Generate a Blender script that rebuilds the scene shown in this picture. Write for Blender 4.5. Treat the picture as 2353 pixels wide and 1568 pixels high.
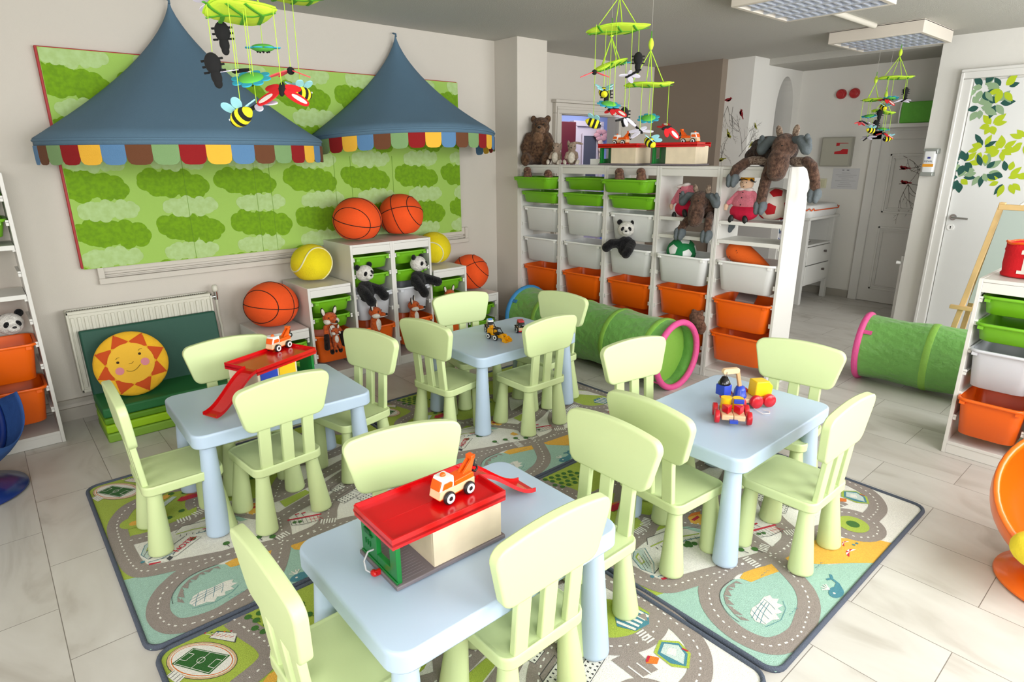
import bpy, bmesh, math, random
from mathutils import Vector, Matrix, Euler
PI=math.pi
for o in list(bpy.data.objects): bpy.data.objects.remove(o)
SC=bpy.context.scene
C=SC.collection
# ------------------------------------------------ camera
CAM=Vector((-3.6120,-4.3358,1.5272)); YAW,PITCH,ROLL,FPX=0.85695,-0.29660,-0.00553,1397.4
_f=Vector((math.cos(YAW)*math.cos(PITCH),math.sin(YAW)*math.cos(PITCH),math.sin(PITCH)))
_r=Vector((math.sin(YAW),-math.cos(YAW),0)); _u=_r.cross(_f)
_R=_r*math.cos(ROLL)+_u*math.sin(ROLL); _U=-_r*math.sin(ROLL)+_u*math.cos(ROLL)
cd=bpy.data.cameras.new('camera'); cam=bpy.data.objects.new('camera',cd); C.objects.link(cam)
cam.matrix_world=Matrix(((_R.x,_U.x,-_f.x,CAM.x),(_R.y,_U.y,-_f.y,CAM.y),(_R.z,_U.z,-_f.z,CAM.z),(0,0,0,1)))
cd.sensor_width=36; cd.lens=FPX/2353*36; cd.clip_start=.05
SC.camera=cam
# ------------------------------------------------ world, light, exposure
SC.view_settings.view_transform='Standard'; SC.view_settings.look='None'
SC.view_settings.gamma=1; SC.view_settings.use_curve_mapping=False; SC.view_settings.exposure=0.37
w=bpy.data.worlds.new('world'); SC.world=w; w.use_nodes=True
w.node_tree.nodes['Background'].inputs[0].default_value=(.75,.87,1,1)
w.node_tree.nodes['Background'].inputs[1].default_value=1.0
def area(name,loc,rot,sx,sy,power,col):
    d=bpy.data.lights.new(name,'AREA'); d.shape='RECTANGLE'; d.size=sx; d.size_y=sy; d.energy=power; d.color=col
    o=bpy.data.objects.new(name,d); o.location=loc; o.rotation_euler=rot; C.objects.link(o); return o
# daylight entering through the two big windows behind the camera
area('window_daylight_right',(1.35,-5.52,1.60),(PI/2,0,0),2.2,1.5,74,(1,.992,.975))
area('window_daylight_middle',(-1.35,-5.52,1.60),(PI/2,0,0),2.2,1.5,92,(1,.992,.975))
area('window_daylight_left',(-4.0,-5.52,1.60),(PI/2,0,0),1.6,1.5,62,(1,.992,.975))  # added window lamp at left, evens the light across the room
area('corridor_daylight',(3.1,-3.4,2.25),(PI*.9,0,0),.6,.8,0.1,(1,.98,.95))
area('side_window_daylight',(-5.25,-3.2,1.55),(0,-PI/2,0),1.4,2.0,26,(1,.99,.97))  # fill lamp added by the side wall, which has no window
area('blue_room_daylight',(2.4,1.0,2.3),(0,0,0),1.6,.8,20,(.97,.98,1))
def at(px,py,d):
    v=_f*FPX+_R*(px-1176.5)-_U*(py-784); return CAM+v*(d/FPX)
# ------------------------------------------------ materials
def lin(c):
    c/=255.; return c/12.92 if c<=.04045 else ((c+.055)/1.055)**2.4
MATS={}
def mat(name,rgb,rough=.5,bump=0,bscale=60,var=0,vscale=8,metal=0,trans=0,emit=0,sheen=0,alpha=1,spec=None,coat=0,detail=3,rgb2=None):
    if name in MATS: return MATS[name]
    m=bpy.data.materials.new(name); m.use_nodes=True; nt=m.node_tree; b=nt.nodes['Principled BSDF']
    col=tuple(lin(c) for c in rgb)+(1,)
    b.inputs['Base Color'].default_value=col; b.inputs['Roughness'].default_value=rough
    b.inputs['Metallic'].default_value=metal
    if trans: b.inputs['Transmission Weight'].default_value=trans
    if sheen: b.inputs['Sheen Weight'].default_value=sheen
    if coat: b.inputs['Coat Weight'].default_value=coat; b.inputs['Coat Roughness'].default_value=.08
    if spec is not None: b.inputs['Specular IOR Level'].default_value=spec
    if alpha<1: b.inputs['Alpha'].default_value=alpha
    if emit: b.inputs['Emission Color'].default_value=col; b.inputs['Emission Strength'].default_value=emit
    if bump or var:
        tc=nt.nodes.new('ShaderNodeTexCoord')
        if var:
            n=nt.nodes.new('ShaderNodeTexNoise'); n.inputs['Scale'].default_value=vscale; n.inputs['Detail'].default_value=detail
            nt.links.new(tc.outputs['Object'],n.inputs['Vector'])
            mx=nt.nodes.new('ShaderNodeMix'); mx.data_type='RGBA'
            c2=tuple(lin(c) for c in rgb2)+(1,) if rgb2 else tuple(x*(1-var) for x in col[:3])+(1,)
            c1=col if rgb2 else tuple(min(1,x*(1+var)) for x in col[:3])+(1,)
            mx.inputs['A'].default_value=c1; mx.inputs['B'].default_value=c2
            mr=nt.nodes.new('ShaderNodeMapRange'); mr.inputs[1].default_value=.35; mr.inputs[2].default_value=.65
            nt.links.new(n.outputs['Fac'],mr.inputs[0]); nt.links.new(mr.outputs[0],mx.inputs['Factor'])
            nt.links.new(mx.outputs['Result'],b.inputs['Base Color'])
        if bump:
            n=nt.nodes.new('ShaderNodeTexNoise'); n.inputs['Scale'].default_value=bscale; n.inputs['Detail'].default_value=3
            nt.links.new(tc.outputs['Object'],n.inputs['Vector'])
            bp=nt.nodes.new('ShaderNodeBump'); bp.inputs['Strength'].default_value=bump; bp.inputs['Distance'].default_value=.01
            nt.links.new(n.outputs['Fac'],bp.inputs['Height']); nt.links.new(bp.outputs['Normal'],b.inputs['Normal'])
    MATS[name]=m; return m
def fur(name,rgb,rgb2,scale=55,strength=1.0):
    return mat(name,rgb,.95,bump=strength,bscale=scale*3,var=.5,vscale=scale,rgb2=rgb2,sheen=.15,spec=.1)
WALL=mat('wall_paint',(204,198,188),.85,bump=.10,bscale=180)
CEIL=mat('ceiling_paint',(184,182,174),.9,bump=.45,bscale=160)
WALLW=mat('wall_paint_white',(222,220,214),.85,bump=.10,bscale=180)
TAUPE=mat('taupe_wall_paint',(133,120,106),.85)  # browner and darker than the neighbouring walls
WHITE=mat('white_lacquer',(216,214,209),.38)
DOORW=mat('door_white',(218,217,213),.45)
GREENP=mat('lime_plastic',(112,178,30),.35)
ORANGEP=mat('orange_plastic',(238,100,8),.35)
def clear_plastic():
    m=mat('milky_plastic',(246,247,246),.35); nt=m.node_tree; b=nt.nodes['Principled BSDF']; out=nt.nodes['Material Output']
    tr=nt.nodes.new('ShaderNodeBsdfTranslucent'); tr.inputs[0].default_value=(.80,.82,.83,1)
    tp=nt.nodes.new('ShaderNodeBsdfTransparent'); tp.inputs[0].default_value=(.93,.95,.95,1)
    a=nt.nodes.new('ShaderNodeMixShader'); a.inputs[0].default_value=.25
    c=nt.nodes.new('ShaderNodeMixShader'); c.inputs[0].default_value=.10
    nt.links.new(b.outputs[0],a.inputs[1]); nt.links.new(tr.outputs[0],a.inputs[2])
    nt.links.new(a.outputs[0],c.inputs[1]); nt.links.new(tp.outputs[0],c.inputs[2]); nt.links.new(c.outputs[0],out.inputs[0]); return m
MILK=clear_plastic(); MILKRIM=mat('milky_rim',(240,241,240),.35)
CHAIRG=mat('pale_green_plastic',(206,222,165),.42,bump=.05,bscale=500)
TABLEB=mat('pale_blue_plastic',(184,204,226),.36,bump=.04,bscale=500)
RED=mat('red_plastic',(205,5,12),.22,coat=.3)
GREEN2=mat('toy_green',(14,120,48),.3)
GREY=mat('toy_grey',(122,114,120),.5)
PLY=mat('plywood',(205,180,138),.5,var=.08,vscale=12)
BEECH=mat('beech_wood',(226,190,150),.45,var=.06,vscale=20)
WOOD=mat('pine_wood',(214,180,122),.5,var=.08,vscale=9)
BLACK=mat('black_rubber',(22,22,24),.5)
NEARBLK=mat('black_felt',(14,14,15),.95)
TWHITE=mat('toy_white',(238,238,236),.35)
TORANGE=mat('toy_orange',(240,95,12),.3)
TYEL=mat('toy_yellow',(240,195,20),.35)
TDIG=mat('digger_yellow',(235,165,5),.3)
TBLUE=mat('toy_blue',(40,70,185),.3)
TRED=mat('toy_red',(205,25,40),.3)
STEEL=mat('steel',(190,190,190),.25,metal=1)
# ------------------------------------------------ mesh builder
class MB:
    def __init__(s): s.v=[]; s.f=[]; s.m=[]; s.s=[]
    def add(s,vs,fs,mat=0,smooth=False,M=None):
        n=len(s.v)
        for p in vs:
            p=Vector(p)
            if M is not None: p=M@p
            s.v.append(tuple(p))
        for k,f in enumerate(fs):
            s.f.append(tuple(n+i for i in f)); s.m.append(mat[k] if isinstance(mat,list) else mat); s.s.append(smooth)
    def box(s,x0,x1,y0,y1,z0,z1,mat=0,M=None):
        s.add([(x0,y0,z0),(x1,y0,z0),(x1,y1,z0),(x0,y1,z0),(x0,y0,z1),(x1,y0,z1),(x1,y1,z1),(x0,y1,z1)],
              [(3,2,1,0),(4,5,6,7),(0,1,5,4),(1,2,6,5),(2,3,7,6),(3,0,4,7)],mat,False,M)
    def cone(s,p0,p1,r0,r1,n=20,mat=0,smooth=True,caps=True):
        p0,p1=Vector(p0),Vector(p1); d=(p1-p0).normalized()
        a=Vector((0,0,1)) if abs(d.z)<.9 else Vector((1,0,0)); e=d.cross(a).normalized(); g=d.cross(e)
        vs=[]
        for p,r in ((p0,r0),(p1,r1)):
            for i in range(n): t=2*PI*i/n; vs.append(p+e*(r*math.cos(t))+g*(r*math.sin(t)))
        s.add(vs,[(i,n+i,n+(i+1)%n,(i+1)%n) for i in range(n)],mat,smooth)
        if caps:
            s.add(vs[:n],[tuple(range(n))],mat); s.add(vs[n:],[tuple(range(n-1,-1,-1))],mat)
    def tube(s,pts,r,n=8,mat=0,closed=False,caps=True,flat=1.0):
        pts=[Vector(p) for p in pts]; N=len(pts); rs=r if isinstance(r,(list,tuple)) else [r]*N
        prev=None; vs=[]
        for i,p in enumerate(pts):
            if closed: d=(pts[(i+1)%N]-pts[i-1])
            else: d=pts[min(i+1,N-1)]-pts[max(i-1,0)]
            d.normalize()
            if prev is None: a=Vector((0,0,1)) if abs(d.z)<.9 else Vector((1,0,0)); e=d.cross(a).normalized()
            else:
                e=prev-d*prev.dot(d)
                e=e.normalized() if e.length>1e-6 else d.orthogonal().normalized()
            prev=e; g=d.cross(e)
            for k in range(n): t=2*PI*k/n; vs.append(p+e*(rs[i]*math.cos(t))+g*(rs[i]*flat*math.sin(t)))
        fs=[]
        for i in range(N if closed else N-1):
            j=(i+1)%N
            for k in range(n): fs.append((i*n+k,i*n+(k+1)%n,j*n+(k+1)%n,j*n+k))
        s.add(vs,fs,mat,True)
        if caps and not closed:
            s.add(vs[:n],[tuple(range(n-1,-1,-1))],mat); s.add(vs[-n:],[tuple(range(n))],mat)
    def lathe(s,prof,n=32,mat=0,M=None,smooth=True):
        vs=[]; 
        for r,z in prof:
            for i in range(n): t=2*PI*i/n; vs.append((r*math.cos(t),r*math.sin(t),z))
        fs=[(j*n+i,j*n+(i+1)%n,(j+1)*n+(i+1)%n,(j+1)*n+i) for j in range(len(prof)-1) for i in range(n)]
        s.add(vs,fs,mat,smooth,M)
        if prof[0][0]>1e-5: s.add(vs[:n],[tuple(range(n-1,-1,-1))],mat,False,M)
        if prof[-1][0]>1e-5: s.add(vs[-n:],[tuple(range(n))],mat,False,M)
    def ell(s,c,r,mat=0,M=None,n=16,rot=None,fn=None):
        if isinstance(r,(int,float)): r=(r,r,r)
        R=Euler(rot).to_matrix() if rot else Matrix.Identity(3)
        c=Vector(c); vs=[]; h=max(6,n//2+1); fs=[]; ms=[]
        for j in range(h+1):
            ph=PI*j/h
            for i in range(n):
                t=2*PI*i/n; vs.append(c+R@Vector((r[0]*math.sin(ph)*math.cos(t),r[1]*math.sin(ph)*math.sin(t),r[2]*math.cos(ph))))
        for j in range(h):
            for i in range(n): fs.append((j*n+i,(j+1)*n+i,(j+1)*n+(i+1)%n,j*n+(i+1)%n)); ms.append(mat if fn is None else fn(j/h))
        s.add(vs,fs,ms,True,M)
    def prism(s,outline,h0,h1,mat=0,M=None,side=None,smooth=False):
        n=len(outline); a=[(x,y,h0) for x,y in outline]; b=[(x,y,h1) for x,y in outline]
        s.add(a+b,[tuple(range(n-1,-1,-1)),tuple(range(n,2*n))]+[(i,(i+1)%n,n+(i+1)%n,n+i) for i in range(n)],[mat,mat]+[mat if side is None else side]*n,smooth,M)
    def loft(s,rings,mat=0,M=None,smooth=True,capa=True,capb=True):
        n=len(rings[0]); vs=[p for r in rings for p in r]
        s.add(vs,[(j*n+i,j*n+(i+1)%n,(j+1)*n+(i+1)%n,(j+1)*n+i) for j in range(len(rings)-1) for i in range(n)],mat,smooth,M)
        if capa: s.add(rings[0],[tuple(range(n-1,-1,-1))],mat,False,M)
        if capb: s.add(rings[-1],[tuple(range(n))],mat,False,M)
    def poly(s,pts,mat=0,M=None): s.add(pts,[tuple(range(len(pts)))],mat,False,M)
    def build(s,name,mats,parent=None,bevel=0,seg=2,remesh=0,weld=False,sub=0,solid=0,smooth_it=0):
        me=bpy.data.meshes.new(name); me.from_pydata(s.v,[],s.f)
        if not isinstance(mats,(list,tuple)): mats=[mats]
        for m in mats: me.materials.append(m)
        for i,p in enumerate(me.polygons): p.material_index=s.m[i]; p.use_smooth=s.s[i]
        if weld:
            bm=bmesh.new(); bm.from_mesh(me); bmesh.ops.remove_doubles(bm,verts=bm.verts,dist=2e-5)
            bmesh.ops.recalc_face_normals(bm,faces=bm.faces) if bevel else None
            bm.to_mesh(me); bm.free()
        me.update()
        o=bpy.data.objects.new(name,me); C.objects.link(o)
        if parent: o.parent=parent
        if solid:
            q=o.modifiers.new('s','SOLIDIFY'); q.thickness=solid; q.offset=0
        if remesh:
            q=o.modifiers.new('r','REMESH'); q.mode='VOXEL'; q.voxel_size=remesh; q.use_smooth_shade=True
            q=o.modifiers.new('m','SMOOTH'); q.iterations=smooth_it or 4; q.factor=.5
        if sub:
            q=o.modifiers.new('u','SUBSURF'); q.levels=sub; q.render_levels=sub
        if bevel:
            q=o.modifiers.new('b','BEVEL'); q.width=bevel; q.segments=seg; q.limit_method='ANGLE'; q.angle_limit=.6
            q.harden_normals=False
            for p in me.polygons: p.use_smooth=True
            try: me.set_sharp_from_angle(angle=.6)
            except Exception: pass
        return o
def rr(w,d,r,n=5):
    out=[]
    for cx,cy,a in ((w/2-r,d/2-r,0),(-w/2+r,d/2-r,PI/2),(-w/2+r,-d/2+r,PI),(w/2-r,-d/2+r,1.5*PI)):
        for i in range(n+1): t=a+PI/2*i/n; out.append((cx+r*math.cos(t),cy+r*math.sin(t)))
    return out
def circ(n,r,cx=0,cy=0,ry=None):
    ry=r if ry is None else ry
    return [(cx+r*math.cos(2*PI*i/n),cy+ry*math.sin(2*PI*i/n)) for i in range(n)]
def T(loc=(0,0,0),rot=(0,0,0)): return Matrix.Translation(Vector(loc))@Euler(rot).to_matrix().to_4x4()
def tag(o,label=None,cat=None,group=None,kind=None):
    if label: o['label']=label
    if cat: o['category']=cat
    if group: o['group']=group
    if kind: o['kind']=kind
    return o
def thing(name,label,cat,loc=(0,0,0),rz=0,group=None):
    o=bpy.data.objects.new(name,None); C.objects.link(o); o.empty_display_size=.05
    o.location=loc; o.rotation_euler=(0,0,rz); return tag(o,label,cat,group)
def dup(root,loc=None,rz=None,label=None,group=None,rot=None,scale=None):
    kids=[k for k in bpy.data.objects if k.parent==root]
    r=root.copy(); C.objects.link(r)
    if loc is not None: r.location=loc
    if rz is not None: r.rotation_euler=(0,0,rz)
    if rot is not None: r.rotation_euler=rot
    if scale is not None: r.scale=(scale,)*3
    if label: r['label']=label
    if group: r['group']=group
    def rec(src,dst):
        for k in [k for k in ALLOBJ() if k.parent==src]:
            c=k.copy(); C.objects.link(c); c.parent=dst; rec(k,c)
    def ALLOBJ(): return list(bpy.data.objects)
    rec(root,r); return r
def struct(name,mb,mats,label=None,cat=None,**k):
    o=mb.build(name,mats,**k); o['kind']='structure'; o['label']=label or name.replace('_',' '); o['category']=cat or name.split('_')[0]; return o
def text_mesh(mb,txt,size,M,mat=0,depth=0,align='CENTER'):
    cu=bpy.data.curves.new('t','FONT'); cu.body=txt; cu.size=size; cu.align_x=align; cu.align_y='CENTER'; cu.extrude=depth; cu.offset=size*.02
    o=bpy.data.objects.new('t',cu); C.objects.link(o); bpy.context.view_layer.update()
    me=o.to_mesh(); vs=[v.co.copy() for v in me.vertices]; fs=[tuple(p.vertices) for p in me.polygons]
    o.to_mesh_clear(); bpy.data.objects.remove(o); mb.add(vs,fs,mat,False,M)
# ================================================ SETTING
H=2.445
def floor_mat():
    m=mat('stone_tile_floor',(200,196,186),.38); nt=m.node_tree; b=nt.nodes['Principled BSDF']; L=nt.links.new
    tc=nt.nodes.new('ShaderNodeTexCoord'); mp=nt.nodes.new('ShaderNodeMapping')
    mp.inputs['Rotation'].default_value=(0,0,PI/2); mp.inputs['Location'].default_value=(.20,.31,0)
    L(tc.outputs['Object'],mp.inputs[0])
    br=nt.nodes.new('ShaderNodeTexBrick'); br.offset=.5; br.inputs['Scale'].default_value=1
    br.inputs['Brick Width'].default_value=.61; br.inputs['Row Height'].default_value=.3045; br.inputs['Mortar Size'].default_value=.0016
    br.inputs['Mortar Smooth'].default_value=.3; br.inputs['Bias'].default_value=0
    br.inputs['Color1'].default_value=(.0,.0,.0,1); br.inputs['Color2'].default_value=(1,1,1,1); br.inputs['Mortar'].default_value=(.5,.5,.5,1)
    L(mp.outputs[0],br.inputs['Vector'])
    n=nt.nodes.new('ShaderNodeTexNoise'); n.inputs['Scale'].default_value=1.0; n.inputs['Detail'].default_value=9; n.inputs['Distortion'].default_value=1.2
    mp2=nt.nodes.new('ShaderNodeMapping'); mp2.inputs['Scale'].default_value=(4.2,1.9,1); L(tc.outputs['Object'],mp2.inputs[0])
    ad=nt.nodes.new('ShaderNodeVectorMath'); ad.operation='MULTIPLY_ADD'; L(br.outputs['Color'],ad.inputs[0]); ad.inputs[1].default_value=(3,5,2); L(mp2.outputs[0],ad.inputs[2]); L(ad.outputs[0],n.inputs['Vector'])
    cr=nt.nodes.new('ShaderNodeValToRGB'); e=cr.color_ramp.elements
    def c(r,g,bb): return (lin(r),lin(g),lin(bb),1)
    e[0].position=.28; e[0].color=c(172,166,157); e[1].position=.70; e[1].color=c(206,203,197); x=cr.color_ramp.elements.new(.45); x.color=c(196,192,185)
    L(n.outputs['Fac'],cr.inputs[0])
    mx=nt.nodes.new('ShaderNodeMix'); mx.data_type='RGBA'; mx.inputs['B'].default_value=c(126,120,112); L(cr.outputs[0],mx.inputs['A']); L(br.outputs['Fac'],mx.inputs['Factor'])
    L(mx.outputs['Result'],b.inputs['Base Color'])
    b2=nt.nodes.new('ShaderNodeBump'); b2.inputs['Strength'].default_value=.15; b2.inputs['Distance'].default_value=.004; L(n.outputs['Fac'],b2.inputs['Height']); L(b2.outputs[0],b.inputs['Normal'])
    return m
FLOOR=floor_mat()
mb=MB(); mb.box(-5.3,4.6,-5.6,3.2,-.08,0); struct('floor',mb,FLOOR,'pale grey stone tile floor','floor')
mb=MB(); mb.box(-5.3,2.75,-5.6,2.4,H,H+.1); mb.box(2.75,4.6,-5.6,2.4,2.385,H+.1); struct('ceiling',mb,CEIL,'textured grey-white ceiling','ceiling')
# left long wall (with the green board); the niche of the old window moulding is trim
mb=MB(); mb.box(-5.3,-.035,0,.16,0,H); struct('wall_left',mb,WALL,'cream wall behind the green board','wall')
mb=MB(); mb.box(-.035,.301,-.29,.16,0,H); struct('wall_column',mb,WALL,'cream corner column beside the tall shelves','wall')
# back wall with the doorway into the blue room
mb=MB(); mb.box(.301,.875,.13,.25,0,H); mb.box(.875,1.74,.13,.25,1.91,H); mb.box(1.74,2.37,.13,.25,0,H); struct('wall_back',mb,WALL,'cream wall with the doorway to the blue room','wall')
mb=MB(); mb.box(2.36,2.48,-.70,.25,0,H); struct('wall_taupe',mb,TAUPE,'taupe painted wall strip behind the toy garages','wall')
# pillar with bird decals, and arch
mb=MB(); mb.box(2.46,2.58,-.99,-.68,0,H)
N=14; a=[]
x0,x1,zs=2.98,3.36,1.95
arch=[(2.58,0),(x0,0),(x0,zs)]+[((x0+x1)/2+(x1-x0)/2*math.cos(PI-PI*i/N),zs+.36*math.sin(PI*i/N)) for i in range(1,N)]+[(x1,zs),(x1,0),(3.5,0),(3.5,H),(2.58,H)]
Mx=Matrix(((1,0,0,0),(0,0,1,0),(0,1,0,0),(0,0,0,1)))
mb.prism(arch,-.99,-.80,0,Mx)
struct('wall_bird',mb,WALLW,'cream wall with bird decals and an arched opening','wall')
mb=MB(); mb.box(2.48,4.6,-.1,.0,0,H); mb.box(3.5,3.62,-2.75,-.99,0,H); mb.box(3.5,3.62,-.99,.0,0,H); struct('wall_far',mb,WALLW,'far corridor wall behind the shelves','wall')
mb=MB(); mb.box(2.72,2.86,-5.6,-2.505,0,H); struct('wall_right',mb,WALLW,'cream wall with the leaf decal door','wall')
mb=MB(); mb.box(2.86,4.6,-2.9,-2.75,0,H); struct('wall_corridor',mb,WALLW,'end wall of the corridor','wall')
# wall behind the camera with two windows, wall on the far left
mb=MB(); y0,y1=-5.6,-5.46
mb.box(-5.3,2.86,y0,y1,0,.85); mb.box(-5.3,2.86,y0,y1,2.35,H)
for a,b in ((-5.3,-4.8),(-3.2,-2.45),(-.25,.25),(2.45,2.86)): mb.box(a,b,y0,y1,.85,2.35)
struct('wall_front',mb,WALL,'window wall behind the camera','wall')
mb=MB(); mb.box(-5.42,-5.3,-5.6,.16,0,H); struct('wall_side',mb,WALL,'side wall left of the camera','wall')
GLASS=mat('window_glass',(235,242,245),.02,trans=1)
for i,(a,b) in enumerate(((-4.8,-3.2),(-2.45,-.25),(.25,2.45))):  # the leftmost window is added to go with the left fill lamp
    mb=MB()
    for x in (a,(a+b)/2-.03,b-.06): mb.box(x,x+.06,-5.49,-5.44,.85,2.35)
    mb.box(a,b,-5.49,-5.44,.85,.91); mb.box(a,b,-5.49,-5.44,2.29,2.35); mb.box(a-.05,b+.05,-5.46,-5.34,.82,.85)
    o=struct('window_%d'%(i+1),mb,WHITE,'white framed window behind the camera','window')
# blue room beyond the doorway
BLUE=mat('blue_room_paint',(150,165,215),.9); MAUVE=mat('mauve_door_white',(205,192,200),.6)
mb=MB(); mb.box(.3,.36,.25,1.75,0,H); mb.box(.3,4.06,1.75,1.81,0,H); mb.box(4.0,4.06,.25,1.75,0,H); mb.box(2.37,4.06,.19,.25,0,H); struct('wall_blueroom',mb,BLUE,'lilac blue walls of the next room','wall')
mb=MB()
mb.box(.79,.875,.085,.13,0,1.914); mb.box(.79,1.825,.085,.13,1.915,2.009); mb.box(1.74,1.825,.085,.13,0,1.914)
mb.box(.77,1.845,.06,.13,2.01,2.035); mb.box(.805,.83,.075,.0845,0,1.949); mb.box(1.785,1.81,.075,.0845,0,1.949); mb.box(.805,1.81,.075,.0845,1.95,1.975)
struct('trim_1',mb,WALL,'moulded white frame around the blue room doorway','trim',bevel=.004)
# white door ajar seen in the blue room
t=thing('door_3','pale mauve door with dark window in the blue room','door',(2.83,1.70,0),0)
t['kind']='structure'
mb=MB(); mb.box(-.04,.44,.0,.04,0,1.90); mb.box(-.11,-.042,-.03,.05,0,1.90); mb.box(.442,.50,-.03,.05,0,1.90); mb.box(-.11,.50,-.03,.05,1.902,1.97); mb.build('door_leaf',MAUVE,t,bevel=.004)
mb=MB(); mb.box(.10,.37,-.012,0,1.20,1.78); mb.build('door_window',mat('dark_glass',(80,80,88),.2),t)
mb=MB(); mb.box(.07,.40,-.02,-.012,1.17,1.20); mb.box(.07,.10,-.02,-.012,1.2,1.78); mb.box(.37,.40,-.02,-.012,1.2,1.78); mb.box(.07,.40,-.02,-.012,1.78,1.81); mb.build('window_frame',MAUVE,t)
mb=MB(); mb.box(-.02,.02,-.01,0,0,.3)
MAROON=mat('maroon_paint',(88,8,22),.5)
t=thing('cabinet','narrow maroon cabinet edge at left inside the blue room','cabinet',(2.06,1.35,0))
mb=MB(); mb.box(-.10,.36,0,.35,0,1.93); mb.build('body',MAROON,t,bevel=.004)
mb=MB(); mb.cone((.2,-.02,1.0),(.2,0,1.0),.012,.012); mb.build('knob',STEEL,t)
# pink paper flower beside the door
t=thing('paper_flower','pink paper flower taped on the mauve door in the next room','decoration',(3.27,1.66,1.55))
mb=MB()
for i in range(6): mb.ell((.09*math.cos(i*1.05),0,.05*math.sin(i*1.05)+.24),(.07,.012,.035),n=10)
mb.build('bloom',mat('pink_paper',(205,150,155),.8),t)
mb=MB(); 
for i in range(5): mb.ell((-.02+.015*i,0,.15-.09*i),(.05,.01,.05),n=10)
mb.build('leaves',mat('peach_paper',(222,190,170),.8),t)
# moulding of the blind window below the board
mb=MB()
for (a,b,c,d,e) in ((-3.13,-.38,.80,.835,.035),(-3.13,-.38,.845,.855,.022)):
    mb.box(a,b,-e,0,c,d)
mb.box(-3.129,-3.095,-.034,0,.8351,.93); mb.box(-.415,-.381,-.034,0,.8351,.93); mb.box(-3.10,-.41,-.02,0,.87,.93)
struct('trim_2',mb,WALL,'white window sill moulding below the green board','trim',bevel=.004)
mb=MB(); mb.box(-5.3,-.035,-.015,0,0,.075); mb.box(-.05,-.035,-.29,0,0,.075); mb.box(-5.3,-.035,-.022,0,.105,.13); struct('baseboard_left',mb,mat('stone_skirting',(176,170,160),.5),'stone skirting along the left wall','baseboard')
mb=MB(); mb.box(3.48,3.5,-1.80,-.99,0,.08); struct('baseboard_far',mb,mat('stone_skirting2',(165,160,150),.5),'stone skirting along the corridor wall','baseboard')
mb=MB(); mb.box(2.36,3.5,-.02,0,0,.07); 
# ---- leaf door on the right wall (x=2.72, handle at y=-2.82)
def door_leaf(t,y0,y1,x,z1,m):
    mb=MB(); mb.box(x-.035,x,y0,y1,0,z1); return mb.build('door_leaf',m,t,bevel=.003)
t=thing('door_1','white door covered with green leaf decals on right wall','door',(2.72,-2.745,0)); t['kind']='structure'
mb=MB(); mb.box(-.012,0,-.86,-.03,.01,2.085); mb.build('door_leaf',mat('door_glossy',(222,223,222),.35),t,bevel=.003)
mb=MB(); mb.box(-.045,.0,-.025,.055,0,2.099); mb.box(-.045,0,-.95,.055,2.10,2.165); mb.box(-.045,0,-.95,-.865,0,2.099); mb.box(-.058,-.0455,.035,.06,0,2.149); mb.box(-.058,-.0455,-.95,.06,2.15,2.175); mb.build('door_frame',DOORW,t,bevel=.005)
mb=MB(); mb.cone((-.012,-.075,1.0),(-.02,-.075,1.0),.026,.026); mb.cone((-.015,-.075,1.0),(-.055,-.075,1.0),.009,.009,10); mb.tube([(-.055,-.07,1.0),(-.06,-.10,.998),(-.058,-.19,.995)],.009,8); mb.build('door_handle',STEEL,t)
mb=MB(); mb.cone((-.012,-.07,.915),(-.018,-.07,.915),.027,.027,24); mb.build('keyhole_plate',TWHITE,t)
mb=MB(); mb.cone((-.018,-.07,.92),(-.0195,-.07,.92),.005,.005,12); mb.box(-.0195,-.018,-.0725,-.0675,.902,.92); mb.build('keyhole',NEARBLK,t)
LD=mat('leaf_dark',(20,78,68),.6); LL=mat('leaf_lime',(176,196,22),.6); LS=mat('leaf_sage',(138,166,128),.6)
def leafsh(L,W,n=8):
    up=[(L*i/n,W*math.sin(PI*(i/n)**.85)) for i in range(n+1)]; return up+[(x,-y) for x,y in reversed(up[1:-1])]
rnd=random.Random(7)
mb=MB()
def leafcluster(mb,cy,cz,R,cols,n,seed,off,lw=(.09,.022)):
    r=random.Random(seed)
    for i in range(n):
        a=2*PI*i/n*1.0+r.uniform(-.35,.35); d=R*r.uniform(.02,.42); L=lw[0]*r.uniform(.75,1.25); W=lw[1]*r.uniform(.8,1.25)
        ca,sa=math.cos(a),math.sin(a); col=r.choice(cols); o=off+i*.00007
        mb.poly([(-.0125-o,cy-((d+x)*ca-y*sa),cz+((d+x)*sa+y*ca)) for x,y in reversed(leafsh(L,W))],col)
DC=[0,0,2,2,1]; LC=[1,1,1,0]
for (y,z,R,cols,n,s) in ((2.84,2.03,.10,DC,9,1),(2.97,2.01,.11,DC,10,2),(2.85,1.88,.10,[2,2,0],8,4),(2.95,1.90,.09,[2,0,0],8,5),
    (2.95,1.74,.05,[1],6,6),(2.93,1.57,.15,LC,10,7),(3.05,1.55,.10,[1],8,9),(3.20,1.62,.12,[1],9,10),
    (2.82,1.45,.12,DC,10,11),(2.80,1.33,.12,DC,9,12),(2.96,1.38,.14,[0,2,2,0],11,13),(3.13,1.33,.15,LC,12,15),(3.30,1.9,.1,DC,9,17),(3.36,1.3,.1,LC,9,18)):
    leafcluster(mb,-(y-2.745),z,R,cols,n,s,.0005*s/10,(.085,.022))
mb.build('leaf_decal',[LD,LL,LS],t,weld=False)
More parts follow.
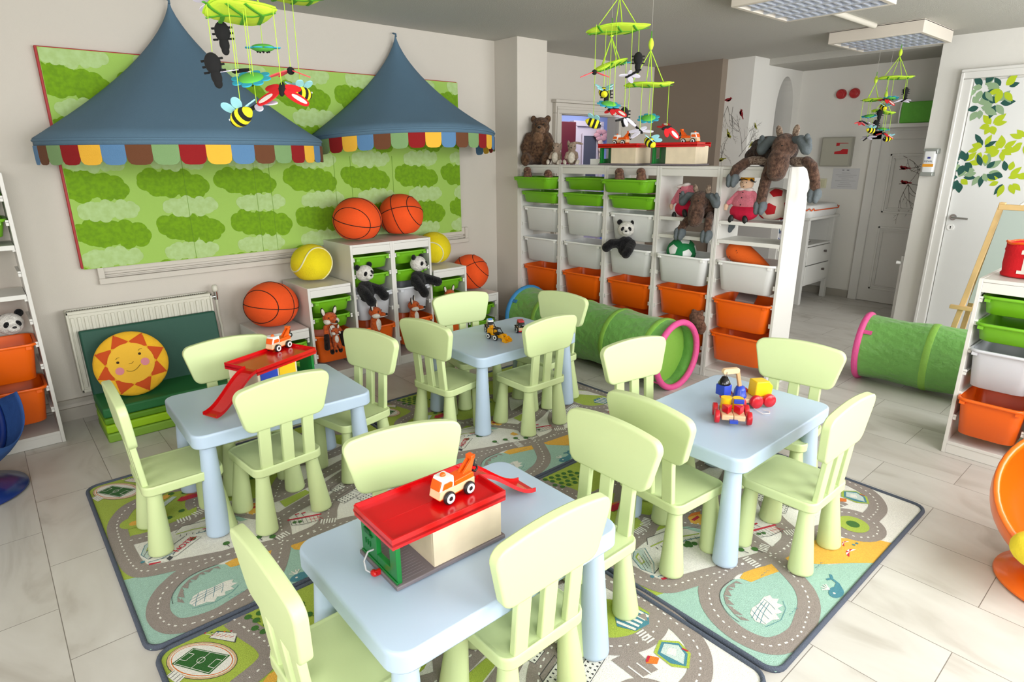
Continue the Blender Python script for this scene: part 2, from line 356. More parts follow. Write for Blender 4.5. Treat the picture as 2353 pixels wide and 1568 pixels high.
# white door in the corridor
t=thing('door_2','white panelled corridor door with bird and branch decals','door',(3.5,-1.90,0)); t['kind']='structure'
mb=MB(); mb.box(-.02,0,-.84,0,0.005,1.66); mb.build('door_leaf',DOORW,t)
mb=MB(); mb.box(-.045,0,0,.09,0,1.75); mb.box(-.045,0,-.84,.09,1.66,1.75); mb.box(-.055,0,-.84,.11,1.74,1.775); mb.build('door_frame',DOORW,t,bevel=.004)
mb=MB()
for a,b in ((.14,.80),(.94,1.52)):
    for (y0,y1,z0,z1) in ((-.74,-.10,a,a+.02),(-.74,-.10,b-.02,b),(-.12,-.10,a,b),(-.74,-.72,a,b),(-.70,-.14,a+.04,a+.052),(-.70,-.14,b-.052,b-.04),(-.152,-.14,a+.04,b-.04),(-.70,-.688,a+.04,b-.04)): mb.box(-.03,-.02,y0,y1,z0,z1)
mb.build('panel_moulding',DOORW,t,bevel=.003)
BR=mat('branch_grey',(110,104,98),.8); BIRDR=mat('bird_red',(150,30,40),.8); BIRDG=mat('bird_olive',(150,150,40),.8); BIRDO=mat('bird_orange',(205,120,40),.8)
def branch(mb,P,p,a,L,depth,r,w=.0035):
    if depth==0 or L<.015: return
    q=(p[0]+L*math.cos(a),p[1]+L*math.sin(a))
    n=(-math.sin(a)*w,math.cos(a)*w)
    mb.poly([P(p[0]+n[0],p[1]+n[1]),P(p[0]-n[0],p[1]-n[1]),P(q[0]-n[0]*.7,q[1]-n[1]*.7),P(q[0]+n[0]*.7,q[1]+n[1]*.7)],0)
    branch(mb,P,q,a+r.uniform(-.35,.35),L*r.uniform(.75,.95),depth-1,r,w*.85)
    if r.random()<.8: branch(mb,P,q,a+r.choice((-1,1))*r.uniform(.5,.95),L*r.uniform(.45,.7),depth-1,r,w*.7)
def bird(mb,P,x,z,s,d,c1,c2,tilt=0):
    def Q(u,v):
        u*=d; return P(x+s*(u*math.cos(tilt)-v*math.sin(tilt)),z+s*(u*math.sin(tilt)+v*math.cos(tilt)))
    mb.poly([Q(*p) for p in circ(14,.5,0,0,.28)],c1); mb.poly([Q(*p) for p in circ(10,.2,.42,.18)],c1)
    mb.poly([Q(-.3,.12),Q(-1.0,.05),Q(-1.0,-.08),Q(-.35,-.12)],c1); mb.poly([Q(.58,.24),Q(.58,.12),Q(.78,.16)],0)
    mb.poly([Q(*p) for p in circ(10,.3,.1,-.1,.14)],c2)
mb=MB(); r=random.Random(5)
P=lambda u,v:(-.0205,-u,v)
for i,(x,z,a) in enumerate(((.30,1.23,-1.9),(.30,1.23,-1.3),(.30,1.23,-.9),(.18,1.52,-.5),(.20,1.37,.1),(.22,1.23,.1))): branch(mb,P,(x,z),a,.085,6,r)
P2=lambda u,v:(-.0215,-u,v)
bird(mb,P2,.24,1.385,.062,-1,1,3); bird(mb,P2,.27,1.245,.062,-1,1,3); bird(mb,P2,.44,1.33,.04,1,1,1)
mb.build('bird_decal',[BR,BIRDR,BIRDG,BIRDO],t,weld=False)
# bird decals on the pillar
mb=MB(); r=random.Random(11); P=lambda u,v:(2.4592,u,v); P2=lambda u,v:(2.4585,u,v); P3=lambda u,v:(u,-.9908,v); P4=lambda u,v:(u,-.9915,v)
for (x,z,a,L) in ((-.74,2.0,-1.2,.08),(-.74,2.0,-1.9,.08),(-.80,1.99,-1.5,.09),(-.95,1.55,1.4,.08),(-.92,1.5,2.2,.08),(-.72,1.45,1.6,.08),(-.78,1.7,-1.1,.08)): branch(mb,P,(x,z),a,L,7,r,.0028)
mbF=MB()
for (x,z,a,L) in ((2.50,1.55,1.2,.08),(2.56,1.5,1.7,.08),(2.62,1.50,1.2,.07),(2.50,1.75,.4,.05)): branch(mbF,P3,(x,z),a,L,7,r,.0028)
for (x,z,d,c1,c2,tl) in ((-.74,2.06,-1,1,3,0),(-.90,1.92,1,1,1,1.1),(-.78,1.72,-1,2,1,1.2),(-.72,1.47,1,2,3,-.3)): bird(mb,P2,x,z,.062,d,c1,c2,tl)
for (x,z,d,c1,c2,tl) in ((2.60,1.80,-1,2,1,-.6),(2.55,1.62,1,2,3,.6)): bird(mbF,P4,x,z,.055,d,c1,c2,tl)
o=mb.build('bird_wall_decal',[BR,BIRDR,BIRDG,BIRDO],weld=False); tag(o,'wall decal of red birds and twigs on the narrow pillar face','decal')
o=mbF.build('bird_wall_decal',[BR,BIRDR,BIRDG,BIRDO],weld=False); tag(o,'wall decal of small olive birds and twigs beside the arch','decal')
# half wall door edge in the corridor
t=thing('door_4','edge of an open white door by the corridor opening','door',(2.86,-2.50,0)); t['kind']='structure'
mb=MB(); mb.box(-.10,-.04,-.003,.03,0,.62); mb.build('door_leaf',DOORW,t)
mb=MB(); mb.cone((-.12,.02,.56),(-.12,.055,.56),.012,.016); mb.build('door_handle',TWHITE,t)
# ceiling lights
def ceiling_light(loc,label,L=.62,W=.60,lit=0):
    t=thing('ceiling_light',label,'ceiling light',loc,0,'louvred ceiling lights')
    mb=MB(); z0=-.09
    mb.box(-L/2-.03,-L/2,-W/2-.03,W/2+.03,z0,0); mb.box(L/2,L/2+.03,-W/2-.03,W/2+.03,z0,0); mb.box(-L/2,L/2,-W/2-.03,-W/2,z0,0); mb.box(-L/2,L/2,W/2,W/2+.03,z0,0); mb.box(-L/2-.03,L/2+.03,-W/2-.03,W/2+.03,-.012,-.002)
    mb.build('housing',mat('lamp_housing',(214,206,194),.6),t,bevel=.003)
    AL=mat('louvre_aluminium',(212,218,230),.25,metal=.35)
    n=4
    for i in range(n+1):
        mb=MB(); x=-L/2+L*i/n; q=.012
        mb.add([(x-q,-W/2,z0+.001),(x+q,-W/2,z0+.001),(x+.003,-W/2,z0+.06),(x-.003,-W/2,z0+.06),(x-q,W/2,z0+.001),(x+q,W/2,z0+.001),(x+.003,W/2,z0+.06),(x-.003,W/2,z0+.06)],[(0,1,5,4),(1,2,6,5),(3,0,4,7),(2,3,7,6)]); mb.build('reflector',AL,t)
    for i in range(1,12):
        mb=MB(); y=-W/2+W*i/12; q=.006
        mb.add([(-L/2,y-q,z0+.004),(L/2,y-q,z0+.004),(L/2,y+q,z0+.004),(-L/2,y+q,z0+.004),(-L/2,y,z0+.045),(L/2,y,z0+.045)],[(0,1,2,3),(0,4,5,1),(3,2,5,4)]); mb.build('louvre',AL,t)
    for i in range(n):
        mb=MB(); x=-L/2+L*(i+.5)/n; mb.cone((x,-W/2,-.03),(x,W/2,-.03),.008,.008,10); mb.build('tube_lamp',mat('lamp_tube',(235,238,240),.3),t)
    return t
ceiling_light((.335,-2.49,H),'square louvred ceiling light nearest the top edge of photo')
ceiling_light((2.10,-2.31,H),'square louvred ceiling light near the right wall, further back')
mb=MB(); mb.cone((.70,-2.33,H-.012),(1.70,-2.33,H-.012),.02,.02,12); o=mb.build('cable_conduit',mat('conduit',(205,200,188),.6)); tag(o,'cream cable conduit on ceiling between the two lights','conduit')
# ================================================ RUGS
RW,RH=1.395,1.345
def rug_mats():
    c=[('rug_white',(232,230,222)),('rug_grass',(168,188,72)),('rug_road',(150,140,133)),('rug_dash',(236,234,228)),('rug_water',(160,196,182)),('rug_sand',(232,178,70)),
       ('rug_dark',(70,72,74)),('rug_tree',(62,112,44)),('rug_red',(196,40,60)),('rug_blue',(74,134,150)),('rug_pitch',(44,100,40)),('rug_track',(214,180,140)),('rug_orange',(222,120,40)),('rug_pale',(196,212,206))]
    return [mat(n,rgb,.95,bump=.5,bscale=350,var=.10,vscale=260,sheen=.1,spec=.1) for n,rgb in c]
RM=rug_mats(); (RWH,RGR,RRO,RDA,RWA,RSA,RDK,RTR,RRE,RBL,RPI,RTK,ROR,RPA)=range(14)
def rug_design():
    mb=MB(); lay=[0]
    Z0=.0085
    def P(pts,c,l):
        mb.poly([(u,-v,Z0+l*.0003+(lay[0]%24)*.000011) for u,v in pts],c)
    def PP(pts,c,l,inc=1):   # orientation safe
        lay[0]+=inc
        a=sum(pts[i][0]*pts[(i+1)%len(pts)][1]-pts[(i+1)%len(pts)][0]*pts[i][1] for i in range(len(pts)))
        if a>0: pts=pts[::-1]
        P(pts,c,l)
    def spline(pts,n=6):
        out=[]
        for i in range(len(pts)-1):
            p0=pts[max(i-1,0)];p1=pts[i];p2=pts[i+1];p3=pts[min(i+2,len(pts)-1)]
            for k in range(n):
                t=k/n; out.append(tuple(.5*((2*p1[j])+(-p0[j]+p2[j])*t+(2*p0[j]-5*p1[j]+4*p2[j]-p3[j])*t*t+(-p0[j]+3*p1[j]-3*p2[j]+p3[j])*t**3) for j in (0,1)))
        out.append(pts[-1]); return out
    def ribbon(pts,w,c,l):
        L=[];R=[]
        for i,p in enumerate(pts):
            a=pts[max(i-1,0)];b=pts[min(i+1,len(pts)-1)]; dx,dy=b[0]-a[0],b[1]-a[1]; m=math.hypot(dx,dy) or 1
            L.append((p[0]-dy/m*w,p[1]+dx/m*w));R.append((p[0]+dy/m*w,p[1]-dx/m*w))
        lay[0]+=1
        for i in range(len(pts)-1): PP([L[i],L[i+1],R[i+1],R[i]],c,l,0)
    def dashes(pts,l,step=.028,on=.014,w=.003):
        acc=0; seg=[]
        for i in range(len(pts)-1):
            a,b=pts[i],pts[i+1]; d=math.hypot(b[0]-a[0],b[1]-a[1]); 
            n=max(1,int(d/.004))
            for k in range(n):
                t=k/n; p=(a[0]+(b[0]-a[0])*t,a[1]+(b[1]-a[1])*t)
                if (acc%step)<on: seg.append(p)
                elif len(seg)>1: ribbon([seg[0],seg[len(seg)//2],seg[-1]],w,RDA,l); seg=[]
                else: seg=[]
                acc+=d/n
    def line(pts,w=.0022,c=RDK,l=9): ribbon(pts,w,c,l)
    m=.012; W,Hh=RW-m,RH-m
    # ground colours
    PP([(m,m),(1.10,m),(1.12,.30),(.62,.62),(.40,.66),(.20,.62),(.05,.60),(.05,.86),(.06,.90),(m,.90)],RGR,1)
    PP([(1.02,m),(W,m),(W,.80),(1.22,.60),(1.10,.30)],RGR,1)
    PP([(1.12,.78),(1.24,.74),(1.37,.90),(1.33,.98),(1.20,.985),(1.13,.92)],RGR,3)
    PP([(m,.885),(.06,.90),(.20,.95),(.33,1.04),(.48,1.07),(.62,1.12),(.66,1.22),(.80,1.32),(.86,Hh),(m,Hh)],RWA,2)
    PP([(.33,1.035),(.42,1.02),(.50,1.045),(.52,1.075),(.48,1.115),(.40,1.09),(.34,1.075)],RSA,4)
    PP([(.56,1.07),(.62,1.07),(.78,1.10),(.86,1.17),(.97,1.28),(.99,Hh),(.80,Hh),(.74,1.28),(.64,1.20),(.57,1.13)],RSA,4)
    # roads
    roads=[[(.245,m),(.265,.10),(.29,.19),(.285,.25),(.24,.285),(.14,.32),(.09,.38),(.06,.46),(.05,.59),(.05,.72),(.06,.83),(.09,.885),(.18,.92),(.27,.955),(.35,.985),(.42,1.005),(.5,1.035),(.6,1.06),(.70,1.07),(.80,1.085),(.90,1.12)],
      [(.42,1.0),(.36,.985),(.29,.985),(.2,.99),(.15,1.02),(.11,1.06),(.08,1.12),(.07,1.19),(.09,1.26),(.14,1.295),(.22,1.31),(.30,1.295),(.38,1.27),(.44,1.23),(.48,1.18),(.52,1.11),(.56,1.03),(.59,.93),(.60,.86),(.52,.74),(.42,.62),(.36,.53),(.38,.44),(.48,.36),(.62,.30)],
      [(.08,.62),(.14,.635),(.22,.63),(.30,.625),(.37,.60),(.45,.60),(.56,.66),(.66,.69),(.80,.665),(.95,.62),(1.10,.58),(1.25,.60),(1.34,.68),(1.38,.80)],
      [(.60,.87),(.66,.845),(.74,.82),(.82,.79),(.92,.735),(1.02,.69),(1.12,.66)],
      [(.62,1.06),(.70,1.055),(.76,1.02),(.80,.95),(.85,.89),(.92,.84),(1.04,.80),(1.12,.74),(1.14,.66)],
      [(1.16,.66),(1.10,.76),(1.08,.85),(1.12,.94),(1.20,.99),(1.28,.995),(1.35,.97)],
      [(1.36,.74),(1.37,.84),(1.375,.93),(1.365,1.03),(1.34,1.11),(1.29,1.165),(1.22,1.20),(1.13,1.205),(1.08,1.20)],
      [(.29,.25),(.34,.29),(.42,.30),(.55,.28),(.68,.20),(.80,.14),(.95,.12),(1.10,.16),(1.22,.25),(1.30,.36),(1.34,.5),(1.34,.68)],
      [(.62,.30),(.72,.34),(.84,.42),(.98,.46),(1.12,.44),(1.24,.38)],[(.66,.68),(.72,.58),(.80,.48),(.84,.42)]]
    sp=[spline(r) for r in roads]
    for i,r in enumerate(sp): ribbon(r,.037,RRO,5)
    # roundabout
    def ring(cx,cy,r,c,l,n=28): PP([(cx+r*math.cos(2*PI*i/n),cy+r*math.sin(2*PI*i/n)) for i in range(n)],c,l)
    ring(1.01,1.175,.125,RRO,5); ring(1.01,1.175,.062,RGR,8); ring(1.01,1.175,.026,RTR,9)
    dashes([(1.01+.094*math.cos(t*.1),1.175+.094*math.sin(t*.1)) for t in range(0,64)],8)
    for r in sp: dashes(r,7)
    PP([(1.08,.98),(1.17,1.0),(1.16,1.10),(1.08,1.08)],RRO,5)
    line([(1.10,1.03),(1.10,1.09)],.0025,RDA,8); line([(1.13,1.04),(1.13,1.10)],.0025,RDA,8)
    # zebra crossings
    for (x,y,a,n) in ((.57,1.005,1.35,5),(.45,1.018,0.2,6),(.36,.58,1.2,6),(1.24,.99,.1,5),(.76,1.03,-1.0,6),(.29,.60,1.6,5),(.47,.60,.5,5)):
        for k in range(n):
            t=(k-(n-1)/2)*.0115; ca,sa=math.cos(a),math.sin(a); cx,cy=x-sa*t,y+ca*t
            PP([(cx+ca*.017-sa*.003,cy+sa*.017+ca*.003),(cx-ca*.017-sa*.003,cy-sa*.017+ca*.003),(cx-ca*.017+sa*.003,cy-sa*.017-ca*.003),(cx+ca*.017+sa*.003,cy+sa*.017-ca*.003)],RDA,8)
    # bridge scallops over the lake
    arc=[(.305,1.035),(.25,1.03),(.20,1.045),(.165,1.075),(.142,1.12),(.135,1.15)]
    for i in range(len(arc)-1):
        a,b=arc[i],arc[i+1]; cx,cy=(a[0]+b[0])/2,(a[1]+b[1])/2
        PP([(a[0],a[1]),(b[0],b[1]),(b[0]+.018,b[1]+.022),(cx+.012,cy+.004),(a[0]+.004,a[1]+.026)],RRO,6)
    line(spline([(.31,1.025),(.24,1.02),(.175,1.045),(.13,1.10),(.12,1.15)]),.001)
    # glass dome in the lake
    dome=[(.175,1.215),(.165,1.185),(.185,1.155),(.215,1.145),(.25,1.15),(.30,1.145),(.325,1.155),(.315,1.17),(.33,1.185),(.305,1.19),(.31,1.21),(.28,1.205),(.275,1.225),(.25,1.215),(.235,1.235),(.215,1.22)]
    PP(dome,RWH,6)
    for i in range(4): line(spline([(.178+.03*i,1.215-.004*i),(.19+.03*i,1.18),(.205+.028*i,1.15)]),.0009,RBL,8)
    for i in range(3): line(spline([(.17,1.20-.015*i),(.22,1.185-.012*i),(.28,1.175-.010*i)]),.0009,RBL,8)
    line([(.165,1.22),(.19,1.228),(.235,1.24),(.30,1.225),(.33,1.20)],.0008,RBL,8)
    # whale
    wx,wy=.525,1.305
    PP([(wx+.038*math.cos(t*.5)-.006,wy+.023*math.sin(t*.5)) for t in range(13)],RBL,6)
    PP([(wx+.015,wy-.016),(wx+.045,wy-.022),(wx+.052,wy-.044),(wx+.062,wy-.040),(wx+.052,wy-.012),(wx+.030,wy+.008)],RBL,6); PP([(wx+.052,wy-.040),(wx+.034,wy-.048),(wx+.040,wy-.056),(wx+.058,wy-.048),(wx+.078,wy-.060),(wx+.080,wy-.050),(wx+.064,wy-.038)],RBL,6); ring(wx-.018,wy-.002,.005,RWH,8,8)
    for a in (-2.4,-1.9,-1.3,-.9): line([(wx-.01,wy-.022),(wx-.01+.03*math.cos(a),wy-.02+.03*math.sin(a))],.0025,RWH,8)
    for (x,y) in ((.40,1.085),(.60,1.20),(.28,1.25)):
        for k in range(3): line(spline([(x+.02*k,y),(x+.006+.02*k,y-.004),(x+.014+.02*k,y+.002)]),.0007,RBL,8)
    # stadiums
    for (pts,ell) in (([(.035,.085),(.105,.060),(.185,.170),(.112,.205)],(.112,.130)),):
        cx,cy=ell
        def El(a,b,ang): return [(cx+a*math.cos(t)*math.cos(ang)-b*math.sin(t)*math.sin(ang),cy+a*math.cos(t)*math.sin(ang)+b*math.sin(t)*math.cos(ang)) for t in [2*PI*i/28 for i in range(28)]]
        an=math.radians(55)
        PP(El(.118,.072,an),RDK,4); PP(El(.116,.070,an),RTK,5); PP(El(.108,.063,an),RWH,6); PP(El(.104,.060,an),ROR,7); PP(El(.101,.057,an),RWH,8); PP(pts,RPI,9)
        q=lambda s,t:tuple((1-s)*((1-t)*pts[0][j]+t*pts[1][j])+s*((1-t)*pts[3][j]+t*pts[2][j]) for j in (0,1))
        for a,b in (((.04,.05),(.96,.05)),((.96,.05),(.96,.95)),((.96,.95),(.04,.95)),((.04,.95),(.04,.05)),((.5,.05),(.5,.95)),((.04,.3),(.2,.3)),((.2,.3),(.2,.7)),((.2,.7),(.04,.7)),((.96,.3),(.8,.3)),((.8,.3),(.8,.7)),((.8,.7),(.96,.7))): line([q(*a),q(*b)],.0009,RDA,10)
        c0=q(.5,.5); line([(c0[0]+.012*math.cos(t*.6),c0[1]+.012*math.sin(t*.6)) for t in range(12)],.0009,RDA,10)
    PP([(.155,.045),(.185,.03),(.235,.085),(.215,.125)],RDK,4); PP([(.158,.046),(.184,.034),(.231,.087),(.213,.119)],RWH,6)
    for k in range(5): line([(.163+.011*k,.042+.012*k),(.188+.008*k,.046+.012*k)] ,.0011,ROR if k%2 else RRE,8)
    for k in range(5): line([(.15+.017*k,.018+.012*k),(.165+.015*k,.04+.012*k)],.0011,RWH,8); 
    for k in range(5): PP([(.15+.017*k,.012+.012*k),(.157+.017*k,.016+.012*k),(.15+.017*k,.021+.012*k)],(RRE,RTR,RBL,ROR,RRE)[k],8)
    PP([(.012,.125),(.035,.115),(.055,.165),(.03,.18)],RWH,7)
    for k in range(4): line([(.014+.005*k,.13+.013*k),(.036+.005*k,.12+.013*k)],.001,RDK,8)
    # groves
    for (x0,y0,nx,ny) in ((.285,.035,5,4),(.62,.40,3,2),(.98,.24,4,3)):
        for i in range(nx):
            for j in range(ny):
                x=x0+.037*i+.016*(j%2); y=y0+.034*j+.006*i
                ring(x,y,.0125,RTR,8,12); line([(x+.004,y+.008),(x+.009,y+.02)],.0013,RTR,8)
    # houses area upper left
    ring(.115,.48,.048,RGR,8,20); ring(.12,.49,.02,RSA,9,12); ring(.15,.51,.012,RTR,9,10)
    PP([(.215,.35),(.25,.325),(.31,.325),(.28,.36),(.23,.375)],RSA,7); PP([(.225,.41),(.30,.36),(.315,.375),(.245,.435)],RPA,7)
    PP([(.305,.415),(.33,.39),(.41,.41),(.385,.44),(.32,.435)],RRE,7); PP([(.33,.40),(.36,.385),(.41,.40)],ROR,8)
    for (x,y) in ((.30,.33),(.20,.40),(.245,.545),(.30,.52),(.35,.36),(.28,.78),(.35,.79),(.37,.785),(.36,.80),(.385,.805)): ring(x,y,.013,RTR,9,10)
    PP([(.21,.50),(.235,.485),(.245,.515),(.225,.53)],ROR,8)
    PP([(.31,.54),(.36,.53),(.345,.585),(.24,.585),(.22,.56)],RGR,7); PP([(.66,.735),(.79,.715),(.80,.755),(.66,.80)],RGR,7)
    PP([(.42,.86),(.44,.91),(.54,.96),(.56,.88),(.55,.80),(.46,.73),(.40,.67),(.20,.66),(.09,.66),(.09,.78),(.12,.85),(.25,.90)],RWH,3)
    # hotel
    PP([(.095,.76),(.12,.70),(.16,.675),(.20,.69),(.15,.76),(.11,.80)],RPA,7)
    for k in range(5): line([(.10+.016*k,.78-.004*k),(.135+.018*k,.72-.006*k)],.0009,RDK,9)
    line([(.095,.76),(.12,.70),(.17,.67),(.21,.69),(.16,.77),(.11,.81),(.095,.76)],.0013,RBL,9); PP([(.115,.745),(.135,.70),(.165,.69),(.14,.745)],RGR,8); PP([(.12,.742),(.138,.706),(.16,.698),(.138,.738)],RWH,9)
    line([(.11,.81),(.16,.80),(.21,.77),(.26,.74)],.0016,RDK,9); line([(.105,.83),(.15,.84),(.20,.83)],.0016,RBL,9)
    line([(.15,.84),(.20,.86),(.26,.82),(.31,.79),(.28,.765)],.0011,RDK,9)
    for k in range(4): line([(.19+.025*k,.845-.016*k),(.205+.025*k,.825-.016*k)],.0013,RDK,9)
    PP([(.105,.842),(.145,.857),(.143,.864),(.105,.855)],RRE,9); ring(.09,.815,.008,RBL,9,10); PP([(.165,.855),(.18,.84),(.188,.862),(.172,.875)],RDK,8)
    # long market hall
    PP([(.235,.685),(.27,.655),(.42,.70),(.44,.73),(.40,.725)],RWH,7); line([(.235,.685),(.27,.655),(.36,.675),(.43,.71),(.50,.75)],.0012,RDK,9); line([(.235,.70),(.30,.71),(.38,.74),(.46,.78)],.003,RGR,9)
    for k in range(9): line([(.25+.022*k,.715+.008*k),(.243+.022*k,.73+.008*k)],.0012,RDK,9)
    line([(.30,.75),(.38,.77),(.45,.80)],.002,RBL,9); line([(.33,.735),(.37,.748)],.003,RRE,10); PP([(.44,.70),(.47,.72),(.50,.79),(.47,.78)],RWA,8)
    PP([(.50,.715),(.525,.68),(.59,.70),(.60,.74),(.53,.765)],RSA,7); PP([(.525,.68),(.565,.672),(.61,.69),(.59,.70)],ROR,8); PP([(.52,.70),(.57,.70),(.565,.715),(.525,.715)],RRE,9)
    for (x,y) in ((.375,.905),(.435,.925),(.49,.95),(.535,.985)): ring(x,y,.0135,RTR,9,12); line([(x,y+.01),(x+.003,y+.032)],.0015,RDK,8)
    PP([(.50,.89),(.53,.88),(.535,.925),(.505,.92)],RSA,8)
    # fire station
    PP([(.63,.905),(.76,.955),(.76,.965),(.625,.915)],RRE,9)
    for k in range(8):
        x=.635+.015*k; y=.918+.006*k; line([(x,y),(x-.008,y+.045)],.0009,RRE if k>4 else RDK,9)
    line([(.628,.962),(.67,.985),(.745,1.0)],.0012,RDK,9); line([(.74,.965),(.75,1.0)],.001,RRE,9); line([(.70,.965),(.745,.985)],.001,RRE,9)
    for (x,y) in ((.645,.945),(.665,.955)): ring(x,y,.009,RTR,9,10)
    for (x,y) in ((.67,.885),(.695,.895)): line([(x,y+.03),(x,y)],.0012,RDK,9); PP([(x,y),(x+.018,y+.003),(x+.016,y+.011),(x,y+.008)],RRE,9)
    # city block with windows
    for (x,y,w,h) in ((.86,.90,.10,.05),(.97,.86,.12,.05),(.94,.95,.13,.05),(.88,.80,.06,.035)):
        a=-.28
        R=lambda u,v:(x+u*math.cos(a)-v*math.sin(a),y+u*math.sin(a)+v*math.cos(a))
        PP([R(0,0),R(w,0),R(w,h),R(0,h)],RWH,8); line([R(0,0),R(w,0),R(w,h),R(0,h),R(0,0)],.0011,RDK,9); line([R(0,0),R(.015,-.02),R(w+.01,-.02),R(w,0)],.0011,RDK,9)
        for i in range(int(w/.017)):
            for j in range(int(h/.016)):
                u,v=.008+.017*i,.007+.016*j; PP([R(u,v),R(u+.006,v),R(u+.006,v+.007),R(u,v+.007)],RDK,9)
    # pond stripes
    pond=[(1.205,.90),(1.235,.865),(1.285,.865),(1.325,.905),(1.33,.935),(1.295,.965),(1.235,.955)]
    PP(pond,RBL,6)
    for k in range(5): PP([(1.215+.023*k,.89-.004*k),(1.224+.023*k,.882-.004*k),(1.245+.02*k,.95-.002*k),(1.235+.02*k,.953-.002*k)],RWH,8)
    PP([(1.295,.915),(1.325,.925),(1.30,.955)],RRO,9)
    # bus / garage icon
    PP([(1.205,1.05),(1.26,1.03),(1.305,1.075),(1.29,1.13),(1.235,1.16),(1.20,1.12)],RGR,6); PP([(1.21,1.06),(1.26,1.04),(1.297,1.08),(1.28,1.125),(1.235,1.15),(1.208,1.11)],RBL,7); PP([(1.22,1.065),(1.26,1.05),(1.288,1.085),(1.272,1.12),(1.235,1.14)],RPA,8)
    PP([(1.23,1.08),(1.255,1.07),(1.27,1.09),(1.245,1.105)],RWH,9); line([(1.285,1.10),(1.29,1.12)],.003,RRE,10); PP([(1.15,1.06),(1.185,1.05),(1.20,1.075),(1.175,1.085)],ROR,7); PP([(1.155,1.055),(1.18,1.045),(1.185,1.052),(1.16,1.062)],RRE,8)
    # sun umbrellas on the beach
    for (cx,cy,s) in ((.80,1.245,.034),(.845,1.205,.024)):
        for k in range(6):
            t0,t1=PI+PI*k/6,PI+PI*(k+1)/6; PP([(cx,cy-s*.1),(cx+s*math.cos(t0),cy+s*.7*math.sin(t0)+.01),(cx+s*math.cos(t1),cy+s*.7*math.sin(t1)+.01)],RRE if k%2==0 else RWH,8)
    for (x,y) in ((.86,1.235),(.88,1.24)): ring(x,y,.006,RBL,9,8)
    return mb
o0=(-3.472,-1.040)
pile=MB(); pile.prism([(x+RW/2,y-RH/2) for x,y in rr(RW-.012,RH-.012,.05,6)],0,.0085,0)
dm=rug_design(); pile.add(dm.v,[],0); n0=len(pile.v)-len(dm.v)
for f,m_ in zip(dm.f,dm.m): pile.f.append(tuple(n0+i for i in f)); pile.m.append(m_); pile.s.append(False)
border=MB(); oc=[(x+RW/2,y-RH/2,.007) for x,y in rr(RW-.012,RH-.012,.05,6)]
border.tube(oc,.0085,8,0,closed=True,flat=1.3)
t=thing('play_rug','road map play rug under the left table, hotel by its left edge','rug',(o0[0],o0[1],.0),0,'printed play rugs')
pb=pile.build('pile',RM,t,weld=False); border.build('border',mat('rug_border',(84,92,108),.9,bump=.6,bscale=300),t)
lt=MB(); text_mesh(lt,'HOTEL',.034,T((.247,-.798,.0120),(0,0,.62)),0); text_mesh(lt,'TAXI',.020,T((.70,-.90,.0113),(0,0,-.3)),0) if 0 else None
lt.build('lettering',RM[RRE],t,weld=False)
# rounded corners: rug pile corners are cut by a boolean free outline
for (x,y,l) in ((-2.060,-1.055,'road map play rug under the back table with the digger'),(-2.048,-2.408,'road map play rug under the right table, whale at its corner'),(-3.458,-2.398,'road map play rug under the front table, stadium at its corner')):
    dup(t,(x,y,0),0,l)
# ================================================ TABLES AND CHAIRS
def make_table():
    t=thing('childrens_table','x','table',(0,0,0),0,"pale blue children's tables")
    def ol(s,b=.010,r=.048):
        out=[]
        for x,y in rr(.77,.55,r,6):
            bx=b*(1-(y/.275)**2)*(1 if x>0 else -1) if abs(x)>.335 else 0; by=b*(1-(x/.385)**2)*(1 if y>0 else -1) if abs(y)>.23 else 0
            out.append(((x+bx*0)*s,(y+by)*s))
        return out
    mb=MB(); rings=[]
    for s,z in ((.985,.421),(.993,.420),(1,.424),(1,.427),(1,.466),(1,.470),(.9965,.476),(.990,.4795),(.98,.480)): rings.append([(x,y,z) for x,y in ol(s)])
    mb.loft(rings,0,None,True,False,True); mb.loft([[(x,y,.421) for x,y in ol(.985)],[(x,y,.466) for x,y in ol(.97)]],0,None,False,False,True)
    o=mb.build('tabletop',TABLEB,t); 0
    for sx in (-1,1):
        for sy in (-1,1):
            mb=MB(); p0=Vector((sx*.325,sy*.215,.45)); p1=Vector((sx*.338,sy*.228,.004)); d=p0-p1
            a=Euler((0,0,0)); q=Vector((0,0,1)).rotation_difference(d.normalized()).to_matrix().to_4x4(); M=Matrix.Translation(p1)@q
            mb.lathe([(.0,0),(.040,0),(.0465,.004),(.0475,.012),(.047,.02),(.030,.42),(.030,d.length)],28,0,M)
            mb.build('leg',TABLEB,t)
    return t
TABLES={'A':(-2.731,-3.092,-.003),'B':(-2.753,-1.632,-.026),'C':(-1.344,-3.1275,.007),'D':(-1.333,-1.612,0)}
TL={'A':'pale blue table in front, carrying the largest red-roofed garage','B':'pale blue table on the left, its garage ramp pointing down left','C':'pale blue table on the right with the wooden block truck','D':'pale blue table at the back with the yellow digger'}
tb=make_table()
for k,(x,y,a) in TABLES.items():
    q=tb if k=='A' else dup(tb); q.location=(x,y,.009); q.rotation_euler=(0,0,a); q['label']=TL[k]; q.scale=(1,1,.98)
